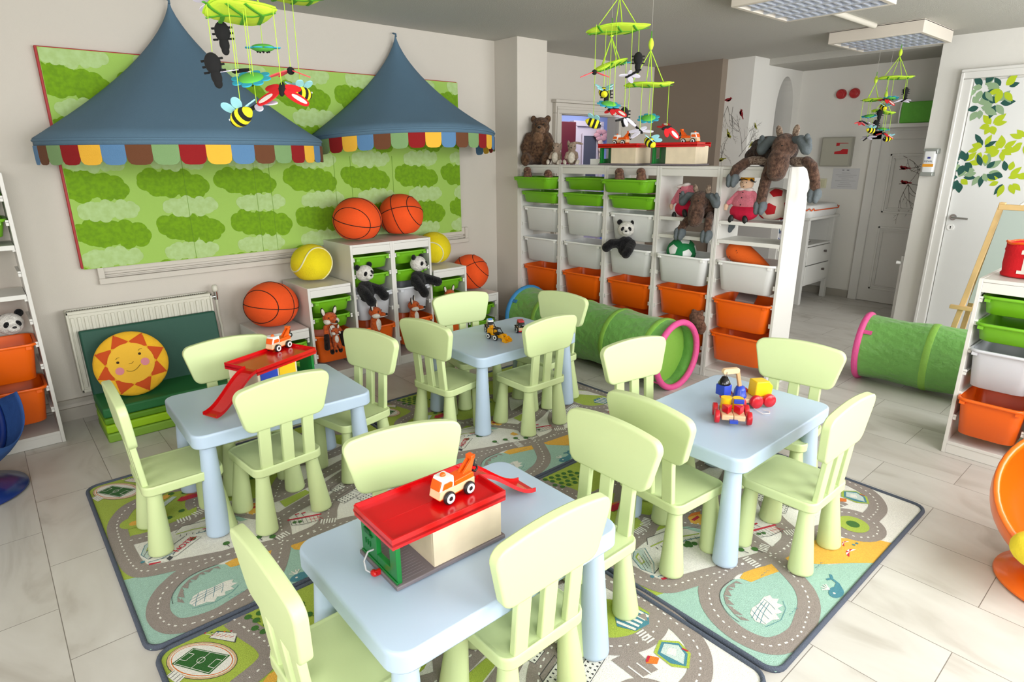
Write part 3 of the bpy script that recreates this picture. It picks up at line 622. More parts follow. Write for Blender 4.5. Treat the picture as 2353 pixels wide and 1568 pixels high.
def make_chair():
    t=thing('childrens_chair','x','chair',(0,0,0),0,"pale green children's chairs")
    # faces +x, back at -x
    mb=MB(); rings=[]
    def so(s): return [(x*s,y*s) for x,y in rr(.298,.302,.038,6)]
    for s,z in ((.97,.262),(.985,.261),(1,.265),(1,.268),(1,.289),(1,.292),(.993,.2975),(.98,.3),(.96,.2985),(.9,.2975)): rings.append([(x,y,z) for x,y in so(s)])
    mb.loft(rings,0,None,True,False,True); mb.loft([[(x,y,.262) for x,y in so(.97)],[(x,y,.288) for x,y in so(.94)]],0,None,False,False,True)
    o=mb.build('seat',CHAIRG,t); 0
    for sx in (-1,1):
        for sy in (-1,1):
            p0=Vector((sx*.106,sy*.108,.285)); p1=Vector((sx*.124,sy*.126,.0)); d=p0-p1; mb=MB()
            M=Matrix.Translation(p1)@Vector((0,0,1)).rotation_difference(d.normalized()).to_matrix().to_4x4()
            mb.lathe([(0,.001),(.038,.001),(.0445,.004),(.0455,.011),(.045,.018),(.0275,.235),(.0275,d.length)],24,0,M); mb.build('leg',CHAIRG,t)
    # slats from the seat's rear edge to the panel
    tilt=math.radians(5)
    B=Matrix.Translation((-.132,0,.288))@Euler((0,-tilt,0)).to_matrix().to_4x4()
    for sy in (-1,0,1):
        mb=MB(); y=sy*.094
        mb.box(-.011,.011,y-.024,y+.024,0,.215,0,B); mb.build('backrest_slat',CHAIRG,t,bevel=.004)
    # backrest panel: crowned top, tapered sides
    def pan(s,ins=0):
        pts=[];top=[]
        zb,zt=.186,.392; wb,wt=.168,.198; r=.045
        def arc(cx,cz,rr_,a0,a1,n=6): return [(cx+rr_*math.cos(a0+(a1-a0)*i/n),cz+rr_*math.sin(a0+(a1-a0)*i/n)) for i in range(n+1)]
        rb,rt,zc=.038,.038,.372
        lean=math.atan2(wt-wb,zc-zb)
        right=arc(wb-rb+.003,zb+rb,rb,-PI/2,-lean)+arc(wt-rt,zc-rt*.9,rt,-lean,PI/2-.16)
        xe=wt-rt+rt*math.cos(PI/2-.16); ze=zc-rt*.9+rt*math.sin(PI/2-.16)
        crown=[(xe*(1-2*i/10),ze+.016*(1-((1-2*i/10))**2)) for i in range(1,10)]
        left=[(-a,b) for a,b in reversed(right)]
        pts=right+crown+left
        cz=(zb+zt)/2
        return [(x*(1-ins/.19),cz+(z-cz)*(1-ins/.10)) for x,z in pts]
    Mp=B@Matrix(((0,0,1,0),(1,0,0,0),(0,1,0,0),(0,0,0,1)))
    mb=MB(); rings=[]
    for ins,h in ((.009,-.0165),(.006,-.0163),(.0018,-.015),(0,-.0115),(0,-.010),(0,.010),(0,.0115),(.0018,.015),(.006,.0163),(.009,.0165)): 
        rings.append([Vector((x,z,h)) for x,z in pan(1,ins)])
    # slight curve of the panel around the sitter
    def bend(v): return Vector((v.x,v.y,v.z))
    mb.loft([[bend(p) for p in r] for r in rings],0,Mp,True,True,True)
    o=mb.build('backrest',CHAIRG,t); 0
    return t
CH=[(-2.68,-3.255,90,'front chair at the front table, its back to the viewer'),
 (-3.115,-3.10,0,'chair at the left end of the front table, side view'),
 (-2.305,-3.15,180,'chair right of the front table, backrest beside another chair'),
 (-2.735,-2.885,-105,'chair behind the front table, facing over the big garage'),
 (-2.825,-1.84,95,'chair before the left table, backrest over the tabletop'),
 (-3.185,-1.71,-1,'chair left of the left table, beside the sun pillow'),
 (-2.815,-1.44,-93,'chair behind the left table, beside the green foam seat'),
 (-2.385,-1.675,192,'chair right of the left table, near the fox toys'),
 (-1.385,-3.45,90,'chair before the right table, near the printed whale'),
 (-1.755,-3.14,-4,'chair left of the right table, behind another backrest'),
 (-1.375,-2.775,-100,'chair behind the right table, before the pink tunnel mouth'),
 (-.965,-3.19,189,'chair at the right table before the shelf end panel'),
 (-1.36,-1.895,90,'chair before the back table, backrest over the red car'),
 (-1.75,-1.635,9,'chair left of the back table, beside a fox toy'),
 (-1.385,-1.385,-101,'chair behind the back table, before the stepped shelves'),
 (-1.025,-1.68,186,'chair right of the back table, before the blue tunnel end')]
ch=make_chair()
for i,(x,y,a,l) in enumerate(CH):
    q=ch if i==0 else dup(ch); q.location=(x,y,.010); q.rotation_euler=(0,0,math.radians(a)); q['label']='pale green '+l
# ================================================ GREEN BOARD
t=thing('notice_board','large green cloud-patterned fabric board with red frame on wall','board',(-3.2047,0,.906))
BW,BH=2.744,1.19
mb=MB(); mb.box(0,BW,-.030,0,0,BH); mb.build('frame',mat('board_red',(165,20,22),.5),t,bevel=.002)
F0=mat('fabric_mid_green',(158,196,92),.9,bump=.25,bscale=400); F1=mat('fabric_deep_green',(118,164,12),.9,var=.10,vscale=45,rgb2=(104,148,14),bump=.2,bscale=300); F2=mat('fabric_pale_green',(176,204,140),.9,var=.1,vscale=30,rgb2=(166,194,124))
FS=mat('fabric_seam',(110,150,40),.9)
mb=MB(); mb.box(.012,BW+.004,-.036,-.03,-.006,BH-.006,0); r=random.Random(3)
def cloud(mb,cx,cz,w,h,c,y,r):
    x0,x1,z0,z1=.014,BW+.002,-.004,BH-.008
    k=0
    def disc(px,pz,rad):
        nonlocal k
        if px+rad<x0 or px-rad>x1 or pz+rad<z0 or pz-rad>z1: return
        pts=[(min(max(px+rad*math.cos(a),x0),x1),min(max(pz+rad*math.sin(a),z0),z1)) for a in [2*PI*i/18 for i in range(18)]]
        mb.poly([(a,y-k*.00001,b) for a,b in pts],c); k+=1
    disc(cx-w*.16,cz,h*.40); disc(cx,cz+.004,h*.40); disc(cx+w*.16,cz,h*.38); disc(cx-w*.28,cz+.01,h*.34); disc(cx+w*.28,cz-.01,h*.34)
    n=11
    for i in range(n):
        a=2*PI*i/n+r.uniform(-.12,.12); ex=w*.40*math.cos(a); ez=h*.27*math.sin(a)
        ez+=.022*math.cos(a)*-1 if c==1 else 0
        disc(cx+ex,cz+ez,h*r.uniform(.20,.29))
for row in range(-1,5):
    z=1.37-.906-.275*row+.275*0
    for i in range(-1,8):
        cloud(mb,(.115+.07*(row%2))+i*.440,z+(0 if row<9 else 0),.40,.185,1,-.0366,r)
    for i in range(-1,8):
        cloud(mb,(.165+.03*(row%2))+i*.440,z+.135,.33,.125,2,-.0374,r)
for i in range(-1,8):
    cloud(mb,.165+i*.44,1.37-.906+.55-.0+.135,.33,.125,2,-.0374,r); cloud(mb,.115+i*.44,1.37-.906+.55,.40,.185,1,-.0366,r)
for x in (1.05,1.15,1.62,1.75,2.1,.62): mb.box(x,x+.0022,-.0385,-.0365,-.005,.62,3)
mb.build('fabric_panel',[F0,F1,F2,FS],t,weld=False)
# ================================================ TENT CANOPIES
TB=mat('tent_blue',(86,116,138),.9,bump=.25,bscale=220)
VC=[mat('valance_blue',(88,130,172),.9,bump=.2,bscale=200),mat('valance_brown',(104,62,36),.9,bump=.2,bscale=200),mat('valance_sage',(122,156,104),.9,bump=.2,bscale=200),mat('valance_red',(140,10,16),.9,bump=.2,bscale=200),mat('valance_yellow',(236,180,56),.9,bump=.2,bscale=200)]
def tent(xc,za,zr,R,tilt,label,c0=0,droop=0):
    t=thing('tent_canopy',label,'canopy',(xc,-.042,zr),0,'blue half-round tent canopies on the wall')
    Hh=za-zr; mb=MB(); N=48; J=18; vs=[]
    def zt(x,y): return -tilt*y/R+droop*abs(x/R)**2*0
    for j in range(J+1):
        q=j/J
        for i in range(N+1):
            a=PI*i/N; fold=1+.012*math.sin(a*9)*q; rr_=R*(q**1.55*.97+.03*q)*fold if q<.97 else R*(.955+.045*(q-.97)/.03)
            x,y=-rr_*math.cos(a),-rr_*math.sin(a)*.985; zz=Hh*(1-q)+zt(x,y)*q**2
            vs.append((x,y,zz))
    # band
    for dz in (-.018,-.045):
        for i in range(N+1):
            a=PI*i/N; x,y=-R*math.cos(a),-R*math.sin(a)*.985; vs.append((x,y,zt(x,y)+dz))
    n=N+1
    mb.add(vs,[(j*n+i,(j+1)*n+i,(j+1)*n+i+1,j*n+i+1) for j in range(J+2) for i in range(N)],0,True)
    mb.build('canopy',TB,t,solid=.003)
    mb=MB(); mb.tube([(-R*math.cos(PI*i/N),-R*math.sin(PI*i/N)*.985,zt(-R*math.cos(PI*i/N),-R*math.sin(PI*i/N))-.012) for i in range(N+1)],.008,8); mb.tube([(-R,0,zt(R,0)-.012),(R,0,zt(R,0)-.012)],.008,8); mb.build('rim_hoop',TB,t)
    nv=20
    for k in range(nv):
        mb=MB(); a0=PI*k/nv; a1=PI*(k+1)/nv; pts=[]; hh=.098
        def pt(u,v):
            a=a0+(a1-a0)*u; x,y=-(R+.004)*math.cos(a),-(R+.004)*math.sin(a)*.985; return (x,y,zt(x,y)-.040-v)
        top=[pt(u/4,0) for u in range(5)]; 
        prof=[(1,.55*hh),(.97,.80*hh),(.86,.95*hh),(.68,1.0*hh),(.5,1.0*hh),(.32,1.0*hh),(.14,.95*hh),(.03,.80*hh),(0,.55*hh)]
        mb.poly([pt(u/4,0) for u in range(4,-1,-1)][::-1]+[pt(u,v) for u,v in prof]); mb.build('valance_flap',VC[(k+c0)%5],t,solid=.003)
    mb=MB(); mb.tube([(0,-.012,Hh-.02),(0,-.008,Hh+.0),(0,.03,Hh+.01)],.006,8); mb.build('hanging_loop',TB,t)
tent(-2.52,2.40,1.628,.78,0.0,'larger-looking blue tent canopy on the left of the board',0)
tent(-1.015,2.385,1.665,.725,.055,'blue tent canopy on the right of the board, its rim tilted up',1)
# ================================================ RADIATOR
t=thing('radiator','cream panel radiator under the green board','radiator',(-3.335,-.035,.19))
RAD=mat('radiator_enamel',(208,206,192),.4)
mb=MB(); L,h=.785,.49
mb.box(0,L,-.085,-.072,0,h)
for i in range(23):
    x=.018+i*(L-.036)/22.5; mb.box(x,x+.018,-.094,-.084,.03,h-.035)
mb.box(0,.012,-.094,0,0,h); mb.box(L-.012,L,-.094,0,0,h); mb.box(0,L,-.094,-.082,h-.018,h); mb.box(0,L,-.094,-.082,0,.018); mb.box(0,L,-.02,-.008,0,h)
mb.build('panel',RAD,t,bevel=.003)
mb=MB()
for i in range(60): mb.box(.012+i*.0127,.0165+i*.0127,-.08,-.012,h-.012,h-.004)
mb.build('top_grille',mat('grille_dark',(120,116,106),.6),t)
mb=MB(); mb.cone((L,-.05,h-.035),(L+.035,-.05,h-.035),.011,.011); mb.cone((L+.035,-.05,h-.055),(L+.035,-.05,h-.0),.012,.012); mb.build('valve',STEEL,t)
mb=MB(); mb.lathe([(0,0),(.018,0),(.02,.012),(.018,.035),(.012,.042),(0,.043)],16,0,T((L+.035,-.05,h+.0))); mb.build('valve_cap',RAD,t)
mb=MB(); mb.tube([(L+.035,-.05,h-.05),(L+.037,-.04,h-.16),(L+.05,-.02,h-.24),(L+.05,-.02,-.12),(L+.05,-.02,-.19)],.009,8); mb.build('pipe',RAD,t)
# ================================================ FOLDING SEAT AND SUN PILLOW
t=thing('folding_foam_seat','dark green folded foam mattress seat by the radiator','foam seat',(-3.295,-.17,0))
FD=mat('foam_dark_green',(16,74,58),.6,bump=.1,bscale=200); FM=mat('foam_mid_green',(28,104,52),.6,bump=.1,bscale=200); FL1=mat('foam_leaf_green',(92,142,16),.6); FL2=mat('foam_lime',(150,196,14),.6); FL3=mat('foam_pale_green',(124,166,52),.6)
w=.735
for nm,z0,z1,m_ in (('base_cushion',.0,.052,FL3),('second_cushion',.055,.105,FL2),('third_cushion',.108,.145,FL1),('seat_cushion',.148,.205,FM)):
    mb=MB(); mb.box(0,w,-.37,-.03,z0+.0,z1); mb.build(nm,m_,t,bevel=.010,seg=3)
mb=MB(); mb.box(0,w,-.03,.035,-.01,.375,0,T((0,-.045,.20),(math.radians(-9),0,0))); mb.build('back_cushion',FD,t,bevel=.010,seg=3)
t=thing('sun_pillow','round yellow sun pillow with smiling face and orange rays','pillow',(-3.095,-.372,.213+.172))
t.rotation_euler=(math.radians(-20),0,math.radians(-8))
SY=mat('sun_yellow',(240,184,38),.9,bump=.3,bscale=60,var=.06,vscale=14); SO=mat('sun_orange',(206,78,24),.9); SF=mat('sun_face',(243,190,58),.9,bump=.2,bscale=50); SP=mat('sun_cheek',(222,140,150),.9)
Ms=Matrix(((1,0,0,0),(0,0,-1,0),(0,1,0,0),(0,0,0,1)))
mb=MB(); Rp=.188
prof=[(0,-.050)]+[(Rp*math.sin(PI/2*i/8),-.050*math.cos(PI/2*i/8)) for i in range(1,9)]+[(Rp*math.cos(PI/2*i/8),.050*math.sin(PI/2*i/8)) for i in range(1,9)]
mb.lathe([(max(r_,1e-6),z) for r_,z in prof],40,0,Ms); mb.build('cushion',SY,t)
def onp(x,z,o=0):
    rr_=min(1,math.hypot(x,z)/Rp); return (x,-(.050*math.sqrt(max(0,1-rr_**2)))-.002-o,z)
def patch(mb,outl,c,o,m=4):
    cx=sum(p[0] for p in outl)/len(outl); cz=sum(p[1] for p in outl)/len(outl); n=len(outl); rings=[]
    dense=[]
    for i in range(n):
        for k in range(m): t_=k/m; dense.append((outl[i][0]*(1-t_)+outl[(i+1)%n][0]*t_,outl[i][1]*(1-t_)+outl[(i+1)%n][1]*t_))
    vs=[onp(cx,cz,o)]; N=len(dense)
    for j in range(1,6):
        for p in dense: vs.append(onp(cx+(p[0]-cx)*j/5,cz+(p[1]-cz)*j/5,o))
    fs=[(0,1+i,1+(i+1)%N) for i in range(N)]+[(1+j*N+i,1+(j+1)*N+i,1+(j+1)*N+(i+1)%N,1+j*N+(i+1)%N) for j in range(4) for i in range(N)]
    mb.add(vs,fs,c,True)
mb=MB()
for k in range(8):
    a=k*PI/4+.35; patch(mb,[(.186*math.cos(a),.186*math.sin(a)),(.126*math.cos(a+.385),.126*math.sin(a+.385)),(.10*math.cos(a),.10*math.sin(a)),(.126*math.cos(a-.385),.126*math.sin(a-.385))],0,.0)
mb.build('ray_applique',SO,t)
mb=MB(); patch(mb,circ(32,.116),0,.0022,1); mb.build('face',SF,t)
mb=MB(); patch(mb,circ(14,.022,-.062,-.038),0,.004,1); patch(mb,circ(14,.022,.068,-.004),0,.004,1); mb.build('cheek',SP,t)
mb=MB()
for x,z in ((-.064,.012),(.048,.045)): patch(mb,circ(10,.0075,x,z),0,.005,1)
mb.tube([onp(-.030+i*.009,-.058+.0016*(i-4)**2*.7+i*.003,.004) for i in range(9)],.0013,6); mb.tube([onp(-.012+i*.006,-.008+.0016*(i-2)**2+i*.002,.004) for i in range(5)],.0011,6)
for x,z in ((-.072,.03),(.044,.064)): mb.tube([onp(x,z,.004),onp(x+.008,z+.008,.004),onp(x+.02,z+.01,.004)],.001,6)
mb.build('face_stitching',mat('stitch_dark',(60,40,20),.9),t)
# ================================================ STORAGE FRAMES AND BINS
# local frame: front at x=0 facing -x, width along -y
RAIL=mat('rail_white',(220,219,214),.4)
def frame_column(t,s0,s1,h,dep,rails,topbeam=.066,left=True,right=True,th=.018):
    def panel(a,b,nm='side_panel',z0=0,z1=None):
        mb=MB(); mb.box(0,dep,-b,-a,z0,h if z1 is None else z1); mb.build(nm,WHITE,t,bevel=.0015,seg=1)
    if left: panel(s0,s0+th)
    if right: panel(s1-th,s1)
    mb=MB(); mb.box(0.001,dep-.001,-(s1-th),-(s0+th),h-.018,h-.0005); mb.build('top_board',WHITE,t,bevel=.001,seg=1)
    for xa,xb in ((.002,.018),(dep-.018,dep-.002)):
        mb=MB(); mb.box(xa,xb,-(s1-th),-(s0+th),h-topbeam,h-.019); mb.build('top_rail',WHITE,t,bevel=.001,seg=1)
    mb=MB(); mb.box(0.001,dep-.001,-(s1-th),-(s0+th),.052,.07); mb.build('bottom_board',WHITE,t,bevel=.001,seg=1)
    mb=MB(); mb.box(.004,.02,-(s1-th),-(s0+th),0.001,.052); mb.build('plinth',WHITE,t,bevel=.001,seg=1)
    for z in rails:
        for (a,b) in ((s0+th,s0+th+.014),(s1-th-.014,s1-th)):
            mb=MB(); mb.box(.006,dep-.01,-b,-a,z-.020,z-.016); mb.box(.006,.014,-b,-a,z-.035,z-.006); mb.build('drawer_rail',RAIL,t,bevel=.001,seg=1)
def shelf_board(t,s0,s1,z,dep):
    mb=MB(); mb.box(.004,dep-.01,-(s1-.02),-(s0+.02),z-.016,z); mb.box(.002,.006,-(s1-.02),-(s0+.02),z-.022,z+.003); mb.build('shelf_insert',RAIL,t,bevel=.0015,seg=1)
def bin_shape(w,d,h,m,name,label,cat='storage bin',group=None):
    t=thing(name,label,cat,(0,0,0),0,group)
    def ring(s,z,ins=0): return [(x,y,z) for x,y in rr(d*s-ins,w*s-ins*1.0,.045,5)]
    tp=1-.10*(h/.21)**.5-.03; w0=.925
    R=lambda f,ins,z: [(x,y,z) for x,y in rr(d*f-ins,w*f-ins,.045,5)]
    mb=MB()
    outer=[R(tp*.93,.02,-h),R(tp*.93+.012,.0,-h+.006),R(w0,0,-.014)]
    inner=[R(w0,.004,-.002),R(w0-.004,.006,-.03),R(tp*.93+.004,.008,-h+.008),R(tp*.93-.01,.02,-h+.004)]
    mb.loft(outer,0,None,True,True,False); mb.loft(inner,0,None,True,False,True); mb.build('bin_body',m,t,weld=False)
    mb=MB()
    mb.loft([R(w0,0,-.016),R(1,0,-.014),R(1,.0,-.006),R(.995,0,-.001),R(.985,0,0),R(w0+.01,0,0),R(w0,.0,-.004)],0,None,True,False,False)
    for sy in (-1,1): mb.box(-d/2+.005,-d/2+.03,sy*w*.40-.012,sy*w*.40+.012,-.03,-.014)
    mb.build('rim',MILKRIM if m is MILK else m,t,weld=False); return t
def put(proto,base,rz,s,z,pull,dep,label,name=None,group=None,d=None):
    c,s_=math.cos(rz),math.sin(rz); x=d/2+.004-pull; y=-s
    q=dup(proto,(base[0]+c*x-s_*y,base[1]+s_*x+c*y,z),rz,label,group); return q
W1,D1=.418,.292
BG=bin_shape(W1,D1,.095,GREENP,'shallow_green_bin','x'); BW_=bin_shape(W1,D1,.205,MILK,'milky_bin','x'); BO=bin_shape(W1,D1,.205,ORANGEP,'deep_orange_bin','x')
W2,D2=.286,.415
SG=bin_shape(W2,D2,.095,GREENP,'shallow_green_bin','x'); SW=bin_shape(W2,D2,.205,mat('grey_white_plastic',(205,207,214),.4),'white_bin','x'); SO_=bin_shape(W2,D2,.205,ORANGEP,'deep_orange_bin','x')
protos=[BG,BW_,BO,SG,SW,SO_]
RB=(0.0,-.2817); RZ=.0647
def rowp(s,z,d=0):
    c,s_=math.cos(RZ),math.sin(RZ); return Vector((RB[0]+c*d+s_*s,RB[1]+s_*d-c*s,z))
def rowq(s,z,d): return rowp(s-d*(4.05-s)/3.62,z,d)
RAILS=[1.355,1.235,1.105,.975,.845,.72,.595,.47,.345,.22]
sec=['leftmost section','second section','middle section','fourth section','free end section']
TOPL=['under the seated brown bear','with an empty-looking green tray pair, second from the column','middle of the row under the toy garages','with the dangling moose toy hanging from its shelf','at the free right end under the large moose']
for i in range(5):
    p=rowp(.46*i,0)
    t=thing('tall_storage_frame','tall white storage frame '+TOPL[i],'storage frame',(p.x,p.y,0),RZ,'tall white storage frames standing in a row')
    frame_column(t,0,.4585,1.45,.30,RAILS if i<3 else RAILS[2:])
    if i>=3:
        shelf_board(t,0,.4585,1.103,.30); shelf_board(t,0,.4585,.978,.30)
gr='bins in the tall white storage row'
for i in range(5):
    s=.46*i+.2293
    if i<3:
        put(BG,RB,RZ,s,1.355,[.125,-.005,.125][i],.3,'shallow lime green bin, top of the '+sec[i]+' of the tall shelves',group=gr,d=D1)
        put(BG,RB,RZ,s,1.235,[.03,.02,.03][i],.3,'shallow lime green bin, second from top in the '+sec[i]+' of the tall shelves',group=gr,d=D1)
        put(BW_,RB,RZ,s,1.105,[0,0,-.005][i],.3,'milky plastic bin, upper of two in the '+sec[i]+' of the tall shelves',group=gr,d=D1)
    put(BW_,RB,RZ,s,.845,[0,0,.01,.04,.02][i],.3,'milky plastic bin right above orange in the '+sec[i]+' of the tall shelves',group=gr,d=D1)
    put(BO,RB,RZ,s,[.595,.595,.590,.600,.585][i],[0,.01,0,0,.03][i],.3,'deep orange bin, upper of two in the '+sec[i]+' of the tall shelves',group=gr,d=D1)
    put(BO,RB,RZ,s,.345,[0,0,0,0,.02][i],.3,'deep orange bin, lowest in the '+sec[i]+' of the tall shelves',group=gr,d=D1)
# stepped shelves under the board: two mirrored units
YB=-.46; CW=.3286; HT,HM,HL=.942,.686,.423
def stepped(x0,heights,label,rz=PI/2,base=None,cw=CW,dep=.43,cols=None):
    t=thing('stepped_storage_frame',label,'storage frame',(x0,YB,0) if base is None else base,rz,None)
    n=len(heights)
    for k,h in enumerate(heights):
        rl=[z for z in (.857,.74,.595,.475,.355,.225) if z<h-.05]
        nb=heights[k+1] if k<n-1 else 0; pv=heights[k-1] if k else 0
        frame_column(t,cw*k,cw*(k+1),h,dep,rl,left=(h>pv or k==0),right=(nb<=h if k<n-1 else True) and not (k<n-1 and nb>h),topbeam=.068)
    return t
stepped(-2.3752,[HL,HM,HT],'stepped white storage frame climbing to the right, beside the radiator')
stepped(-1.3894,[HT,HM,HL],'stepped white storage frame descending to the right towards the column')
cols=[(-2.3752,HL,'low left step'),(-2.0466,HM,'middle left step'),(-1.718,HT,'left tall column'),(-1.3894,HT,'right tall column'),(-1.0608,HM,'middle right step'),(-.7322,HL,'low right step')]
g2='bins in the stepped shelves'
for k,(x,h,nm) in enumerate(cols):
    L=[]
    if h==HT: L=[(SG,.857,0.02 if k==2 else .0,'shallow green bin, top'),(SG,.725,0,'shallow green bin, second'),(SW,.595,.03,'white bin, middle'),(SO_,.350,.05,'deep orange bin, bottom')]
    elif h==HM: L=[(SG,.597,.03 if k==1 else 0,'shallow green bin, top'),(SG,.475,0,'shallow green bin, second'),(SO_,.350,.03,'deep orange bin, bottom')]
    else: L=[(SG,.330,.0,'shallow green bin, top'),(SG,.20,.0,'shallow green bin, bottom')]
    for pr_,z,pull,l in L: put(pr_,(x,YB),PI/2,CW/2,z,pull,.43,l+' of the '+nm+' of the stepped shelves',group=g2,d=D2)
# left storage unit
LB=(-3.932,-.340)
t=thing('tall_storage_frame','tall white storage frame cut by the left edge of the photo','storage frame',(LB[0],LB[1],0),PI/2)
frame_column(t,0,.46,1.459,.30,RAILS)
shelf_board(t,0,.46,1.10,.30); shelf_board(t,0,.46,.845,.30)
g3='bins in the storage frame at the left edge'
for pr_,z,pull,l in ((BG,1.36,0,'shallow green bin, top one at the left edge of photo'),(BG,1.235,0,'shallow green bin, second one at the left edge of photo'),(BO,.588,.02,'deep orange bin at the left edge holding a panda'),(BO,.345,.02,'deep orange bin, lowest at the left edge behind the blue chair')):
    put(pr_,LB,PI/2,.23,z,pull,.3,l,group=g3,d=D1)
# right storage unit
RBs=(.04,-3.617)
t=stepped(0,[.94,.686,.423],'stepped white storage frame at the right edge of the photo',rz=0,base=(.04,-3.617,0),cw=.332,dep=.43)
g4='bins in the storage frame at the right edge'
for pr_,z,pull,l in ((SG,.858,.01,'shallow green bin, top one at the right edge of photo'),(SG,.725,.03,'shallow green bin, second one at the right edge of photo'),(SW,.590,.03,'white bin above the orange bin at the right edge of photo'),(SO_,.335,.06,'large deep orange bin at the right edge of photo')):
    put(pr_,RBs,0,.166,z,pull,.43,l,group=g4,d=D2)
put(SG,RBs,0,.498,.597,0,.43,'shallow green bin in the middle step at the right edge',group=g4,d=D2); put(SO_,RBs,0,.498,.335,0,.43,'deep orange bin in the middle step at the right edge',group=g4,d=D2)
for p in protos:
    for k in [k for k in bpy.data.objects if k.parent==p]: bpy.data.objects.remove(k)
    bpy.data.objects.remove(p)
# ================================================ PLAY TUNNELS
TG=mat('tunnel_green',(108,168,78),.42,bump=1.0,bscale=24,sheen=.2,trans=0); TGL=mat('tunnel_band',(134,186,74),.5,bump=.3,bscale=40); TP=mat('tunnel_pink',(226,84,150),.6,bump=.4,bscale=60); TBB=mat('tunnel_blue',(52,132,190),.6,bump=.3,bscale=60)
def tunnel(p0,p1,R,label,m0,m1,nb,hp=(0,.25,.5,.75,1)):
    p0,p1=Vector(p0),Vector(p1); d=p1-p0; Ln=d.length; rz=math.atan2(d.y,d.x)
    t=thing('play_tunnel',label,'play tunnel',(p0.x,p0.y,R+.008),rz,'green play tunnels')
    N=144; J=110; vs=[]; r=random.Random(4)
    ph=[r.uniform(0,6) for _ in range(8)]
    for j in range(J+1):
        x=Ln*j/J; u=j/J; g=max(q for q in range(len(hp)-1) if hp[q]<=u+1e-9); w_=(u-hp[g])/(hp[g+1]-hp[g]); f=math.sin(PI*min(1,max(0,w_)))
        for i in range(N):
            a=2*PI*i/N; k=1-.030*f-.030*abs(math.sin(a*3.5+ph[g%8]+x*7))**2*f-.012*abs(math.sin(a*8+x*19+ph[(g+3)%8]))*f-.005*math.sin(a*23-x*40)*f
            vs.append((x,R*k*math.cos(a),R*k*math.sin(a)))
    mb=MB(); mb.add(vs,[(j*N+i,j*N+(i+1)%N,(j+1)*N+(i+1)%N,(j+1)*N+i) for j in range(J) for i in range(N)],0,True); mb.build('fabric_tube',TG,t,weld=False,solid=.002)
    for b in hp[1:-1]:
        mb=MB(); x=Ln*b; mb.lathe([(R*1.0,-.02),(R*1.012,-.014),(R*1.018,0),(R*1.012,.014),(R*1.0,.02)],48,0,Matrix(((0,0,1,x),(1,0,0,0),(0,1,0,0),(0,0,0,1)))); mb.build('hoop_band',TGL,t)
    for x,m in ((0,m0),(Ln,m1)):
        mb=MB(); mb.tube([(x,R*.985*math.cos(2*PI*i/48),R*.985*math.sin(2*PI*i/48)) for i in range(48)],.021,12,closed=True); mb.build('end_hoop',m,t)
    for x,m,sg in ((0,m0,1),(Ln,m1,-1)):
        mb=MB(); a=2.4 if sg<0 else .9; mb.box(x+min(0,sg*.07),x+max(0,sg*.07),-.014,.014,R*1.01,R*1.02,0,Euler((a,0,0)).to_matrix().to_4x4()); mb.build('end_strap',m,t)
    return t
tunnel((-.215,-.62,0),(-.235,-2.13,0),.228,'green play tunnel with pink and blue ends before the tall shelves',TBB,TP,4,(0,.20,.44,.68,.92,1))
tunnel((.955,-2.87,0),(1.10,-4.45,0),.222,'green play tunnel with pink end lying before the leaf door',TP,TBB,4)
